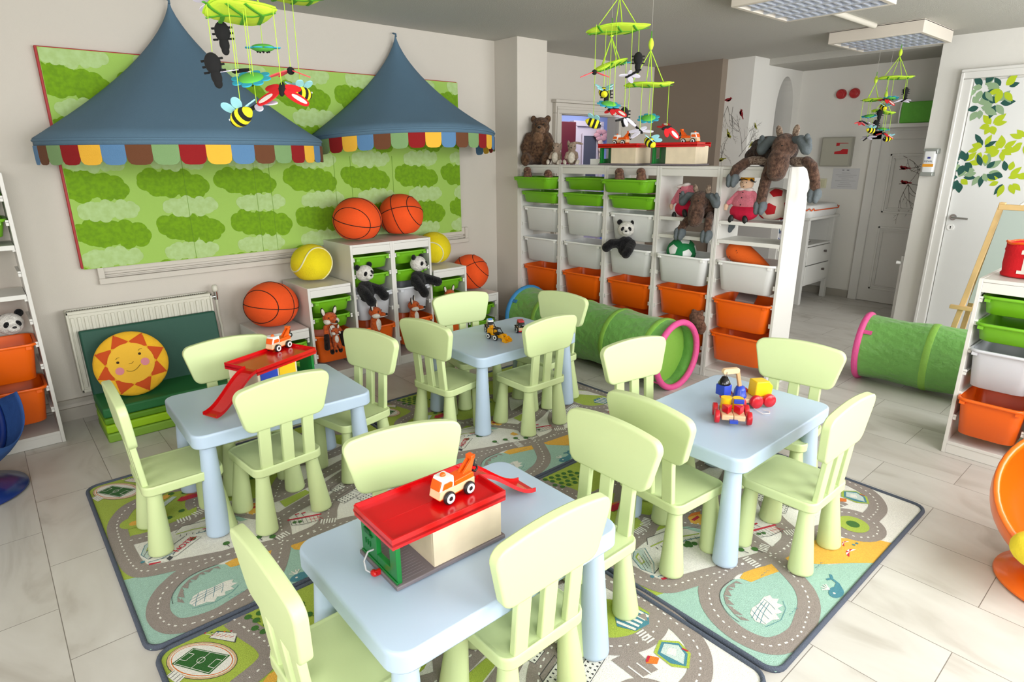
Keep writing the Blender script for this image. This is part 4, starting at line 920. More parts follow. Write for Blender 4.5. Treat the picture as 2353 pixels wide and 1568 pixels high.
# ================================================ TOYS: vehicles
def wheels(t,xs,ys,z,r,w,hub=TWHITE,tyre=BLACK,cap=BLACK):
    for x in xs:
        for s in (-1,1):
            y=ys*s; mb=MB(); mb.lathe([(0,-w/2),(r*.86,-w/2),(r,-w*.3),(r,w*.3),(r*.86,w/2),(0,w/2)],24,0,T((x,y,z),(PI/2,0,0))); o=mb.build('wheel',tyre,t)
            if hub:
                mb=MB(); yy=y+s*w/2; mb.lathe([(r*.36,-.0012),(r*.74,-.0012),(r*.74,.0012),(r*.36,.0012),(r*.36,-.0012)],24,0,T((x,yy,z),(PI/2,0,0))); mb.build('hub_ring',hub,o)
                mb=MB(); mb.cone((x,yy-.001,z),(x,yy+s*.002,z),r*.3,r*.28,16); mb.build('hub_cap',cap,o)
def tow_truck():
    t=thing('toy_tow_truck','x','toy truck',(0,0,0),0,'orange toy tow trucks')
    def py(pts,y0,y1,nm,m,bv=.0015,p=None): 
        mb=MB(); mb.prism(pts,y0,y1,0,Matrix(((1,0,0,0),(0,0,-1,0),(0,1,0,0),(0,0,0,1)))); return mb.build(nm,m,p or t,bevel=bv)
    py([(-.052,.012),(.052,.012),(.052,.017),(-.05,.017)],-.017,.017,'chassis',TORANGE)
    py([(-.055,.016),(.052,.016),(.052,.034),(-.050,.034)],-.019,.019,'wooden_body',BEECH)
    cab=py([(-.052,.034),(-.010,.034),(-.010,.062),(-.040,.062)],-.019,.019,'cab',TWHITE,.003)
    py([(-.0535,.036),(-.050,.036),(-.0425,.056),(-.046,.056)],-.016,.016,'windscreen',TORANGE,.001,cab)
    for s in (-1,1): py([(-.046,.038),(-.018,.038),(-.016,.048),(-.021,.052),(-.040,.052)],s*.0205-.001,s*.0205+.001,'side_window',TORANGE,.0005,cab)
    mb=MB(); mb.ell((-.028,0,.063),(.007,.007,.007)); mb.build('beacon',TORANGE,cab)
    py([(-.008,.034),(.050,.034),(.050,.044),(.046,.048),(-.008,.046)],-.019,.019,'flatbed',TORANGE)
    mb=MB()
    for y in (-.010,.004): mb.prism([(.004,.046),(.022,.046),(.058,.080),(.064,.082),(.050,.046),(.044,.044)],y,y+.006,0,Matrix(((1,0,0,0),(0,0,-1,0),(0,1,0,0),(0,0,0,1))))
    mb.box(.05,.063,-.01,.010,.074,.082); mb.build('crane_boom',TORANGE,t,bevel=.001)
    mb=MB(); mb.tube([(.061,0,.076),(.064,0,.060),(.066,0,.050),(.075,0,.046),(.077,0,.038),(.070,0,.033),(.063,0,.038)],.0028,8); mb.box(.058,.066,-.006,.006,.055,.066); mb.build('tow_hook',BLACK,t)
    wheels(t,(-.030,.030),.0245,.0155,.0155,.010); return t
def garage(ramp=True):
    t=thing('toy_garage','x','toy garage',(0,0,0),0,'toy garages with red roofs')
    L,W=.350,.205
    mb=MB(); mb.box(-L/2,L/2,-W/2,W/2,0,.012); mb.build('base_plate',GREY,t,bevel=.0025)
    mb=MB()
    for k in range(16): mb.box(-.155+.0*k,-.075,-.085+k*.011,-.0842+k*.011,.012,.0124)
    mb.build('forecourt_grooves',mat('groove_light',(140,134,140),.5),t)
    mb=MB(); th=.008
    mb.box(-.060,.165,-W/2+.006,-W/2+.014,.012,.129); mb.box(-.060,-.052,-W/2+.014,W/2-.014,.012,.129); mb.box(.157,.165,-W/2+.014,W/2-.014,.012,.129); mb.box(-.060,.165,W/2-.014,W/2-.010,.012,.129); mb.build('plywood_walls',mat('pale_plywood',(232,216,188),.5,var=.05,vscale=15),t,bevel=.001,seg=1)
    for x0,m,n in ((-.050,TYEL,'yellow_door'),(.055,TBLUE,'blue_door')):
        mb=MB(); mb.box(x0+.004,x0+.098,W/2-.010,W/2-.004,.016,.124); o=mb.build(n,m,t,bevel=.001)
    # green pump wall with window opening
    mb=MB(); x0,x1=-.168,-.154
    mb.box(x0,x1,-.094,-.060,.012,.129); mb.box(x0,x1,.010,.094,.012,.129); mb.box(x0,x1,-.060,.010,.012,.045); mb.box(x0,x1,-.060,.010,.120,.129)
    mb.box(x0-.003,x0,-.096,.096,.012,.020); mb.build('pump_wall',GREEN2,t,bevel=.002)
    mb=MB(); mb.box(x0-.004,x0,.040,.072,.086,.100); mb.box(x0-.004,x0,.030,.042,.083,.090); mb.build('pump_icon',mat('toy_green_deep',(8,84,36),.4),t,bevel=.001)
    mb=MB()
    for k in range(3): mb.box(x0-.0045,x0-.004,.044+.008*k,.049+.008*k,.089,.097)
    for k,(a) in enumerate((.3,0,-.3)): mb.box(x0-.002,x0-.0003,.044+.012*k,.046+.012*k,.050,.066)
    mb.build('pump_relief',mat('toy_green_deep',(8,84,36),.4),t)
    mb=MB(); mb.tube([(x0,.028,.05),(x0-.018,.026,.052),(x0-.034,.018,.036),(x0-.036,.006,.016),(x0-.026,-.004,.008),(x0-.020,-.012,.008)],.0026,8); mb.build('pump_hose',mat('clear_hose',(185,185,190),.3),t)
    mb=MB(); mb.ell((x0-.022,-.010,.010),(.009,.012,.009)); mb.box(x0-.022,x0-.006,-.018,-.010,.002,.018); mb.build('pump_nozzle',RED,t,bevel=.001)
    # roof tray
    mb=MB(); x0,x1,y0,y1=-L/2-.006,L/2+.0,-W/2-.003,W/2+.003; z0,z1=.124,.154
    mb.box(x0,x1,y0,y1,z0+.008,z0+.0165); 
    mb.box(x0,x1,y0,y0+.005,z0,z1); mb.box(x0,x0+.005,y0+.005,y1-.005,z0,z1); mb.box(x0+.005,x1,y1-.005,y1,z0,z1); mb.box(x1-.005,x1,y0+.005,y1-.09,z0,z1)
    mb.box(x0+.03,x0+.19,-.0012,.0,z0+.0165,z0+.0171); mb.build('roof',RED,t,bevel=.0015)
    mb=MB(); prof=[]
    n=14; yb,ye=y1-.088,y1-.006
    pts=[]
    for i in range(n+1):
        q=i/n; x=x1-.012+.235*q; z=.139-.126*(q*q*(3-2*q))-.004*q; pts.append((x,z))
    top=[(x,z+.004) for x,z in pts]; 
    for a in range(n):
        for (ya,yc,hh) in ((yb,ye,0),(yb-.003,yb,.010),(ye,ye+.003,.010)):
            (xa,za),(xb,zb)=pts[a],pts[a+1]; mb.add([(xa,ya,za),(xb,ya,zb),(xb,yc,zb),(xa,yc,za),(xa,ya,za+.004+hh),(xb,ya,zb+.004+hh),(xb,yc,zb+.004+hh),(xa,yc,za+.004+hh)],[(3,2,1,0),(4,5,6,7),(0,1,5,4),(1,2,6,5),(2,3,7,6),(3,0,4,7)])
    if ramp: mb.build('ramp',RED,t)
    return t
g=garage()
LT='toy garage with red roof '
for i,(x,y,z,a,l,s) in enumerate(((-2.822,-3.085,.4825,math.radians(-1),LT+'and ramp on the front table',1),(-2.690,-1.545,.4825,math.radians(202),LT+'on the left table, ramp running down left',.98))):
    q=g if i==0 else dup(g); q.location=(x,y,z); q.rotation_euler=(0,0,a); q['label']=l
g2_=garage(False); p=rowp(.985,1.452,.14); g2_.location=p; g2_.rotation_euler=(0,0,-PI/2+RZ-.02); g2_['label']=LT+'on top of tall shelves, next to the toy rabbits'; q=(lambda *a:None)(g,p,-PI/2+RZ-.02,LT+'on top of tall shelves, next to the toy rabbits')
p=rowp(1.455,1.452,.135); q=dup(g2_,p,-PI/2+RZ+.05,LT+'on top of tall shelves, further right, by the taupe wall')
tt=tow_truck()
for i,(x,y,z,a,l) in enumerate(((-2.760,-3.098,.4825+.1405,math.radians(6),'orange and white tow truck on the roof of the front garage'),(-2.610,-1.432,.4825+.138,math.radians(26),'orange and white tow truck on the roof of the left table garage'))):
    q=tt if i==0 else dup(tt); q.location=(x,y,z); q.rotation_euler=(0,0,a); q['label']=l; q.scale=(1.22,1.15,1.22)
p=rowp(.975,1.452+.1415,.09); dup(tt,p,-PI/2+RZ,'orange tow truck on the shelf-top garage beside the rabbits')
p=rowp(1.545,1.452+.1415,.10); dup(tt,p,PI/2+RZ,'orange tow truck on the shelf-top garage near the taupe wall')
p=rowp(.74,1.4515,.10); mb=MB(); mb.box(-.01,.01,-.05,.05,0,.045); o=mb.build('card_box',TWHITE,bevel=.001); o.location=p; o.rotation_euler=(0,0,RZ); tag(o,'small white card box on the tall shelves beside the toy garage','box')
# --- wooden crane truck on the right table
def pz(mb,pts,y0,y1,c=0): mb.prism(pts,y0,y1,c,Matrix(((1,0,0,0),(0,0,-1,0),(0,1,0,0),(0,0,0,1))))
t=thing('wooden_crane_truck','wooden toy crane truck with yellow cab and red wheels','toy truck',(-1.216,-3.150,.482),math.radians(-28)); t.scale=(1.1,)*3
mb=MB(); mb.box(-.090,.080,-.036,.036,.018,.034); mb.build('chassis',BEECH,t,bevel=.003)
mb=MB(); pz(mb,[(.005,.034),(.080,.034),(.084,.075),(.066,.096),(.010,.098)],-.026,.026); mb.build('cab',TYEL,t,bevel=.004)
mb=MB(); mb.lathe([(.026,0),(.0265,.008),(.023,.012),(.022,.030),(.015,.044),(0,.048)],20,0,T((-.045,0,.034))); mb.build('turntable',TBLUE,t)
mb=MB(); mb.box(-.007,.007,-.006,.006,0,.085,0,T((-.045,0,.062),(0,math.radians(-14),0))); mb.build('mast',mat('arm_wood',(205,158,112),.5),t,bevel=.002)
mb=MB(); mb.prism([(x,z) for x,z in rr(.070,.022,.010,5)],-.009,.009,0,T((-.095,0,.146),(0,0,0))@Matrix(((1,0,0,0),(0,0,-1,0),(0,1,0,0),(0,0,0,1)))); bo=mb.build('boom',BEECH,t,bevel=.0015)
mb=MB(); mb.tube([(-.118,-.012,.147),(-.120,-.013,.13),(-.116,0,.124),(-.120,.013,.13),(-.118,.012,.147)],.0012,6); mb.build('wire_loop',STEEL,t)
mb=MB(); mb.lathe([(.0,.0),(.0235,0),(.0235,.004),(.0105,.030),(0,.031)],20,0,T((-.118,0,.094))); mb.build('hook_cone',mat('gloss_black',(14,14,16),.12),t)
mb=MB(); mb.box(-.021,.021,-.021,.021,0,.042,0,T((-.118,0,.051),(0,0,.3))); mb.build('cargo_block',TBLUE,t,bevel=.002)
for x in (-.074,.0,.056):
    for s in (-1,1):
        mb=MB(); mb.lathe([(0,-.009),(.0245,-.009),(.026,-.006),(.026,.006),(.0245,.009),(0,.009)],24,0,T((x,s*.047,.026),(PI/2,0,0))); mb.build('wheel',TRED,t)
t=thing('wooden_block_cart','wooden cart carrying red, yellow and blue blocks on the right table','toy cart',(-1.428,-3.188,.482),math.radians(37))
mb=MB(); mb.box(-.062,.055,-.046,-.0008,.020,.042); mb.box(-.062,.055,.0008,.046,.020,.042); mb.build('deck',BEECH,t,bevel=.004)
mb=MB(); mb.box(-.078,-.060,-.016,.016,.014,.027); mb.build('coupling',TBLUE,t,bevel=.001)
for x in (-.040,.036):
    for s in (-1,1):
        mb=MB(); mb.lathe([(0,-.009),(.0255,-.009),(.027,-.006),(.027,.006),(.0255,.009),(0,.009)],24,0,T((x,s*.062,.0275),(PI/2,0,0))); mb.build('wheel',TRED,t)
def blk(name,label,x,y,z,fn,m):
    c,s=math.cos(math.radians(37)),math.sin(math.radians(37))
    mb=MB(); fn(mb); o=mb.build(name,m,None,bevel=.0015); o.location=(-1.428+c*x-s*y,-3.188+s*x+c*y,.482+z); o.rotation_euler=(0,0,math.radians(37)); return tag(o,label,'toy block',None)
for s,n in ((-1,'right'),(1,'left')):
    blk('triangular_block','red triangular block on the '+n+' side of the block cart',-.026,s*.023,.0425,lambda mb:mb.prism([(-.024,0),(.010,-.020),(.010,.020)],0,.030),TRED)
    blk('cylinder_block','yellow round block on the '+n+' side of the block cart',.022,s*.023,.0425,lambda mb:mb.cone((0,0,0),(0,0,.046),.0215,.0215,28),TYEL)
blk('square_block','small blue bar block between yellow and red blocks on the cart',-.005,-.023,.0735,lambda mb:mb.box(-.005,.006,-.020,.020,0,.018),TBLUE)
t=thing('pull_string','white pull string lying beside the wooden crane truck','string',(-1.27,-3.24,.4815))
mb=MB(); mb.tube([(.02,.05,.002),(.0,.02,.002),(-.01,-.01,.002),(.015,-.025,.002),(.035,-.015,.002),(.03,.01,.002)],.0018,6); mb.build('cord',TWHITE,t)
# --- vehicles on the back table
t=thing('toy_digger','yellow toy wheel loader with front bucket on the back table','toy digger',(-1.408,-1.650,.4795),math.radians(-84)); t.scale=(1.12,)*3
mb=MB(); pz(mb,[(-.052,.020),(-.008,.020),(-.006,.050),(-.046,.056),(-.052,.050)],-.019,.019); mb.box(-.008,.045,-.016,.016,.014,.034); mb.build('body',TDIG,t,bevel=.003)
mb=MB(); 
for s in (-1,1):
    mb.tube([(-.008,s*.015,.034),(-.006,s*.013,.060),(.016,s*.013,.058),(.034,s*.015,.036)],.0025,6)
mb.box(-.008,.018,-.015,.015,.058,.062); mb.box(-.006,.036,-.017,.017,.030,.036); mb.build('cab_frame',BLACK,t)
mb=MB(); pz(mb,[(.040,.034),(.066,.006),(.094,.002),(.098,.006),(.070,.012),(.056,.034)],-.018,-.012); pz(mb,[(.040,.034),(.066,.006),(.094,.002),(.098,.006),(.070,.012),(.056,.034)],.012,.018)
mb.add([(.064,-.024,.003),(.064,.024,.003),(.092,.024,.001),(.092,-.024,.001),(.068,-.024,.026),(.068,.024,.026),(.090,.024,.012),(.090,-.024,.012)],[(0,1,2,3),(0,4,5,1),(0,3,7,4),(1,5,6,2)]); mb.build('bucket',TDIG,t,solid=.003)
mb=MB(); mb.box(-.044,-.03,-.008,.008,.055,.068); mb.tube([(-.03,0,.056),(-.026,0,.072)],.0025,6); mb.build('engine_block',TDIG,t)
wheels(t,(-.032,.018),.0265,.0165,.0165,.011)
def small_car(label,loc,rz,top,stripe,beacon=None):
    t=thing('toy_car',label,'toy car',loc,rz,'small wooden toy cars')
    mb=MB(); mb.box(-.042,.042,-.019,.019,.014,.030); mb.build('wooden_body',BEECH,t,bevel=.002)
    mb=MB(); mb.box(-.043,.043,-.0195,.0195,.008,.014); mb.build('chassis',stripe,t,bevel=.001)
    mb=MB(); mb.loft([[(x*1.0,y,.030) for x,y in rr(.070,.037,.006,3)],[(x*.9,y*.95,.045) for x,y in rr(.070,.037,.006,3)],[(x*.68,y*.82,.058) for x,y in rr(.070,.037,.006,3)]]); mb.build('glass_cabin',mat('gloss_black',(14,14,16),.12),t)
    mb=MB(); mb.loft([[(x,y,.056) for x,y in rr(.052,.033,.008,3)],[(x*.95,y*.95,.062) for x,y in rr(.052,.033,.008,3)]]); mb.build('roof',top,t)
    if beacon: mb=MB(); mb.box(-.007,.007,-.011,.011,.062,.069); mb.build('beacon',beacon,t,bevel=.002)
    wheels(t,(-.026,.026),.0235,.0155,.0155,.010); t.scale=(1.15,)*3; return t
small_car('white toy police car with blue beacon on the back table',(-1.322,-1.485,.4795),math.radians(60),TWHITE,TBLUE,mat('beacon_blue',(70,140,220),.2))
small_car('red-roofed toy car on the back table near its right edge',(-1.192,-1.625,.4795),math.radians(60),TRED,TRED)
# ================================================ BALLS
FB=mat('ball_orange',(236,82,20),.9,bump=.3,bscale=220,var=.05,vscale=8); FY=mat('ball_yellow',(226,206,20),.95,bump=.4,bscale=120,var=.05,vscale=10); SEAM=mat('ball_seam',(38,20,12),.9); SEAMW=mat('ball_seam_white',(222,218,170),.9)
def ball(name,label,loc,R,sq,m,kind,rot,group=None,squash=True):
    t=thing(name,label,'ball',loc,0,group)
    def D(p):
        p=Vector(p); z=p.z*sq
        if z<-R*sq*.80: z=-R*sq*.80-(z+R*sq*.80)*-.25
        return (p.x*(1+.04*(1-sq)*2),p.y*(1+.04*(1-sq)*2),z)
    mb=MB(); mb.ell((0,0,0),R,0,n=40); mb.v=[D(v) for v in mb.v]; mb.build('cover',m,t)
    E_=Euler(rot).to_matrix(); mb=MB()
    def curve(pts): mb.tube([D((E_@Vector(p)).normalized()*(R*1.002)) for p in pts],.0028 if kind!='tennis' else .0055,6,closed=True,mat=0)
    if kind=='basket':
        n=60; cs=[2*PI*i/n for i in range(n)]
        curve([(math.cos(a),math.sin(a),0) for a in cs]); curve([(0,math.cos(a),math.sin(a)) for a in cs])
        for s in (-1,1): curve([(s*(.72-.20*math.cos(2*a)*-1*0)+s*.0,math.cos(a)*.69*(1.25 if abs(math.cos(a))>.0 else 1),math.sin(a)*.69) for a in cs])
    elif kind=='tennis':
        n=80; curve([(math.cos(a)*.8+math.cos(3*a)*.2*1.1,math.sin(a)*.8-math.sin(3*a)*.2*1.1,.72*math.sin(2*a)) for a in [2*PI*i/n for i in range(n)]])
    if kind in('basket','tennis'): mb.build('seam',SEAM if kind=='basket' else SEAMW,t)
    if kind=='soccer':
        ph=(1+5**.5)/2; V=[Vector(v).normalized() for v in [(0,1,ph),(0,-1,ph),(0,1,-ph),(0,-1,-ph),(1,ph,0),(-1,ph,0),(1,-ph,0),(-1,-ph,0),(ph,0,1),(-ph,0,1),(ph,0,-1),(-ph,0,-1)]]
        for v in V:
            v=E_@v; e=v.orthogonal().normalized(); g_=v.cross(e); c=v*(R*1.004)
            cor=[(v+e*(.40*math.cos(2*PI*i/5))+g_*(.40*math.sin(2*PI*i/5))) for i in range(5)]
            den=[cor[i].lerp(cor[(i+1)%5],k/4) for i in range(5) for k in range(4)]; N_=20
            vs=[D(c)]+[D(v.lerp(p_,j_/3).normalized()*(R*1.008)) for j_ in (1,2,3) for p_ in den]
            mb.add(vs,[(0,1+i,1+(i+1)%N_) for i in range(N_)]+[(1+j_*N_+i,1+(j_+1)*N_+i,1+(j_+1)*N_+(i+1)%N_,1+j_*N_+(i+1)%N_) for j_ in (0,1) for i in range(N_)],0,True)
        mb.build('pentagon_patch',seamm,t,weld=False)
    return t
gb='plush balls on the stepped shelves'
ball('plush_basketball','plush basketball on the low left step of the stepped shelves',(-2.225,-.265,.422+.150),.172,.90,FB,'basket',(.1,.15,.6),gb)
ball('plush_tennis_ball','plush tennis ball on the middle left step of the stepped shelves',(-1.905,-.24,.686+.130),.140,.94,FY,'tennis',(.3,.5,.9),gb)
ball('plush_basketball','plush basketball on the left tall column of the stepped shelves',(-1.565,-.30,.942+.150),.170,.92,FB,'basket',(.25,-.1,.75),gb)
ball('plush_basketball','plush basketball on the right tall column, crossing black seams',(-1.16,-.22,.942+.152),.168,.95,FB,'basket',(.4,.3,2.3),gb)
ball('plush_tennis_ball','plush tennis ball partly hidden behind the right tall column',(-.875,-.22,.686+.128),.137,.95,FY,'tennis',(.9,.3,.2),gb)
ball('plush_basketball','plush basketball on the low right step next to the column',(-.515,-.22,.423+.148),.158,.97,FB,'basket',(.5,.6,2.4),gb)
seamm=mat('patch_red',(176,12,24),.8)
p=rowp(2.158,1.105+.107,.15); ball('plush_football','white plush football with red patches on the shelf by the rag doll',tuple(p),.112,.97,mat('ball_white',(216,206,196),.9,bump=.3,bscale=150),'soccer',(.2,.35,.3))
seamm=mat('patch_white',(226,228,224),.8)
p=rowq(1.612,.850,.12); ball('plush_football','green plush football with white patches peeking from a milky bin',tuple(p),.105,.96,mat('ball_green',(12,118,62),.9,bump=.3,bscale=150),'soccer',(.0,.5,1.0))
# carrot cushion
p=rowq(2.10,.862,.14)
t=thing('carrot_cushion','orange carrot cushion lying in the milky bin at the end','cushion',tuple(p),RZ-PI/2); t.rotation_euler=(0,math.radians(22),RZ-PI/2)
CARM=mat('carrot_felt',(224,96,20),.9,bump=.3,bscale=120)
mb=MB(); mb.lathe([(0,-.15),(.045,-.146),(.070,-.12),(.076,-.08),(.070,-.03),(.056,.03),(.040,.09),(.022,.145),(.008,.180),(0,.183)],28,0,T((0,0,0),(0,PI/2,0))); mb.build('carrot_body',CARM,t)
mb=MB(); r=random.Random(2)
for k in range(46):
    a=r.uniform(0,2*PI); x=r.uniform(-.13,.10); R_=.0765*(1-max(0,(x+.07))/.285)
    if x<-.1: R_=.072
    mb.tube([(x,R_*math.cos(a),R_*math.sin(a)),(x+.002,R_*math.cos(a+.12),R_*math.sin(a+.12))],.0018,5)
mb.build('carrot_stitches',SEAM,t)
# contents glimpsed in the milky bin under the green football
for k,(s,z,d,c,l) in enumerate(((1.60,.755,.08,(236,200,60),'yellow'),(1.72,.72,.09,(226,90,90),'pink'),(1.57,.690,.10,(205,60,90),'crimson'),(1.68,.680,.10,(100,110,190),'blue'),(1.78,.685,.11,(200,205,60),'lime'))):
    p=rowp(s,z,d-.02); mb=MB(); mb.ell((0,0,0),(.030,.036,.034)); o=mb.build('toy_ball',mat('soft_'+l,c,.6)); o.location=p; tag(o,'small '+l+' ball blurred inside the milky bin below the green football','ball','balls inside the milky bin')
# ================================================ PLUSH ANIMALS
BEAR=fur('bear_fur',(110,82,60),(62,42,30)); BEARL=fur('bear_snout',(140,108,82),(100,74,54)); RAB=fur('rabbit_fur',(172,152,134),(138,118,102),70,.6); RABW=fur('cream_fur',(222,214,200),(200,190,176),70,.5)
PBLK=fur('panda_black',(22,21,24),(8,8,10),60,1); PWHT=fur('panda_white',(235,232,226),(205,200,194),60,.8)
FOX=fur('fox_orange',(206,96,40),(168,66,24),60,.8); FOXW=fur('fox_white',(232,226,216),(210,202,192),60,.6); FOXB=fur('fox_black',(40,28,26),(22,16,16),60,.6)
MOO=fur('moose_fur',(104,78,64),(60,42,34),50,1); MOOD=fur('moose_dark',(66,48,40),(30,22,20),45,1.2); MOOG=mat('moose_hoof',(84,92,96),.8,bump=.3,bscale=90); MOOS=fur('moose_sparkle',(176,156,138),(96,74,62),90,.6)
HED=fur('hedgehog_fur',(142,104,84),(88,58,46),60,1)
NOSE=mat('plush_nose',(12,12,14),.3)
def limb(mb,pts,rs,n=12):
    for i in range(len(pts)-1):
        a,b=Vector(pts[i]),Vector(pts[i+1]); k=max(2,int((b-a).length/max(.006,min(rs[i],rs[i+1])*.5)))
        for j in range(k+1):
            q=j/k; mb.ell(a.lerp(b,q),rs[i]*(1-q)+rs[i+1]*q,n=n)
def part(name,m,t,rm,fn,it=4):
    mb=MB(); fn(mb); return mb.build(name,m,t,remesh=rm,smooth_it=it,weld=False)
# sitting bear, faces -x, leaning against the column
p=rowp(.135,1.452,.12)
t=thing('plush_bear','big brown plush bear sitting on the tall shelves by the column','plush toy',tuple(p),RZ+math.radians(28))
def f(mb):
    mb.ell((.0,.02,.12),(.095,.115,.125)); mb.ell((.0,.02,.21),(.075,.090,.09)); mb.ell((0,.005,.30),(.072,.078,.080))
    limb(mb,[(-.02,.10,.22),(-.05,.13,.14),(-.075,.10,.06)],[.040,.038,.034]); limb(mb,[(-.02,-.06,.22),(-.05,-.10,.15),(-.085,-.07,.08)],[.040,.038,.034])
    limb(mb,[(-.02,.08,.045),(-.10,.10,.04)],[.05,.042]); limb(mb,[(-.02,-.05,.045),(-.11,-.07,.035)],[.05,.044])
    mb.ell((-.125,-.075,.035),(.03,.042,.055)); mb.ell((-.115,.105,.04),(.03,.042,.055))
    mb.ell((.01,.070,.365),(.018,.028,.030)); mb.ell((.01,-.055,.365),(.018,.028,.030))
part('body',BEAR,t,.007,f)
part('snout',BEARL,t,.006,lambda mb:(mb.ell((-.075,-.008,.285),(.032,.036,.030)),mb.ell((-.055,-.008,.275),(.035,.045,.035))))
part('chest_patch',BEARL,t,.006,lambda mb:mb.ell((-.062,.01,.215),(.028,.050,.055)))
mb=MB(); mb.ell((-.108,-.010,.295),(.010,.014,.010)); mb.build('nose',NOSE,t)
mb=MB(); mb.ell((-.068,-.036,.318),.007); mb.ell((-.068,.030,.318),.007); mb.build('eyes',NOSE,t)
# rabbits / small kangaroo
def bunny(s,d,rz,label,ear):
    p=rowq(s,1.452,d); t=thing('plush_rabbit',label,'plush toy',tuple(p),rz,'small beige plush animals on the tall shelves')
    def f(mb):
        mb.ell((0,0,.055),(.042,.046,.058)); mb.ell((-.002,0,.135),(.036,.034,.038)); mb.ell((-.034,0,.125),(.022,.018,.018)); mb.ell((0,0,.10),(.03,.03,.03))
        limb(mb,[(-.01,.035,.085),(-.035,.045,.055)],[.016,.013]); limb(mb,[(-.01,-.035,.085),(-.035,-.045,.055)],[.016,.013])
        if ear==0: mb.ell((.012,.034,.145),(.012,.008,.035)); mb.ell((.012,-.034,.145),(.012,.008,.035))
        else: mb.ell((.005,-.050,.165),(.012,.045,.010),rot=(.2,0,0)); mb.ell((.0,.03,.165),(.014,.012,.022))
    part('body',RAB,t,.005,f,3)
    part('belly',RABW,t,.005,lambda mb:mb.ell((-.028,0,.055),(.022,.030,.045)),3)
    for sy in (-1,1): part('foot',RABW,t,.005,lambda mb:mb.ell((-.052,sy*.052,.020),(.030,.015,.018),rot=(0,-.5,sy*.4)),3)
    mb=MB(); mb.ell((-.056,0,.130),(.005,.006,.005)); mb.build('nose',NOSE,t)
    mb=MB(); mb.ell((-.030,.026,.142),.004); mb.ell((-.030,-.026,.142),.004); mb.build('eyes',NOSE,t)
bunny(.425,.07,RZ+.25,'small beige plush rabbit leaning on the big bear',0); bunny(.585,.07,RZ+.6,'small beige plush kangaroo with sideways ears beside the rabbit',1)
# brown small plush heads peeking over the top green bins
for i,(s,z,l) in enumerate(((.085,1.372,'nearest the column'),(.325,1.352,'second from the column'),(1.035,1.372,'left one in the middle section'),(1.225,1.375,'right one in the middle section'))):
    p=rowq(s,z-.004,-.050); t=thing('plush_hedgehog','small brown plush hedgehog in a top green bin, '+l,'plush toy',tuple(p),RZ+(.3,-.2,.1,0)[i],'brown plush hedgehogs in the top green bins')
    part('body',HED,t,.005,lambda mb:(mb.ell((0.005,0,-.01),(.036,.038,.055)),mb.ell((-.004,0,.035),(.032,.034,.032))),2)
    part('face',BEARL,t,.004,lambda mb:mb.ell((-.026,0,.026),(.016,.019,.016)),2)
    mb=MB(); mb.ell((-.043,0,.028),.005); mb.ell((-.034,.012,.037),.0032); mb.ell((-.034,-.012,.037),.0032); mb.build('nose_and_eyes',NOSE,t)
# pandas (face -x)
def panda(loc,rz,label,arms,hr=0,tilt=0,only_head=False):
    t=thing('plush_panda',label,'plush toy',loc,rz,'plush pandas')
    Hm=T((0,0,.095),(tilt,0,hr))
    def f(mb):
        mb.ell((.005,0,.0),(.055,.060,.07)); mb.ell((.01,0,.05),(.045,.055,.035))
        for a in arms: limb(mb,a,[.036,.035,.036])
    if not only_head: part('body',PBLK,t,.006,f,3)
    def h(mb):
        mb.ell((0,0,.045),(.060,.064,.058),M=Hm); mb.ell((-.052,0,.030),(.026,.030,.023),M=Hm)
    part('head',PWHT,t,.005,h,3)
    def e(mb):
        for s in (-1,1): mb.ell((.005,s*.050,.095),(.014,.022,.022),M=Hm)
    part('ears',PBLK,t,.005,e,2)
    def y(mb):
        for s in (-1,1): mb.ell((-.051,s*.026,.052),(.011,.012,.017),M=Hm,rot=(s*.5,0,0))
    mb=MB(); y(mb); mb.build('eye_patches',PBLK,t)
    mb=MB(); mb.ell((-.077,0,.038),(.006,.010,.006),M=Hm); 
    for s in (-1,1): mb.ell((-.060,s*.024,.052),.0042,M=Hm)
    mb.build('nose_and_eyes',NOSE,t); return t
AR=[[(.0,.045,.03),(-.05,.055,.02),(-.085,.050,-.035)],[(.0,-.045,.03),(-.05,-.055,.0),(-.075,-.040,-.075)]]
panda((-1.625,-.475,.602),PI/2+.25,'plush panda hanging over the white bin of the left tall column',[[(.0,.045,.03),(-.050,.050,.005),(-.075,.030,-.050)],[(.0,-.045,.03),(-.050,-.080,.01),(-.08,-.090,-.03)]],-.15,-.1)
panda((-1.19,-.475,.618),PI/2+.35,'plush panda hanging over the white bin of the right tall column',[[(.0,.045,.03),(-.05,.050,-.02),(-.070,.030,-.070)],[(.0,-.045,.03),(-.05,-.080,.01),(-.085,-.120,-.01)]],.05,.05)
p=rowp(1.125,.850,.0); panda(tuple(p),RZ+.35,'plush panda sitting over a milky bin in the tall shelves',[[(.0,.045,.03),(-.03,.10,.03),(-.045,.135,.0)],[(.0,-.045,.03),(-.055,-.040,-.01),(-.07,-.025,-.035)]],.25,0)
panda((-3.585,-.235,.545),PI/2,'plush panda head peeking out of an orange bin at the left edge',[],.2,0,True)
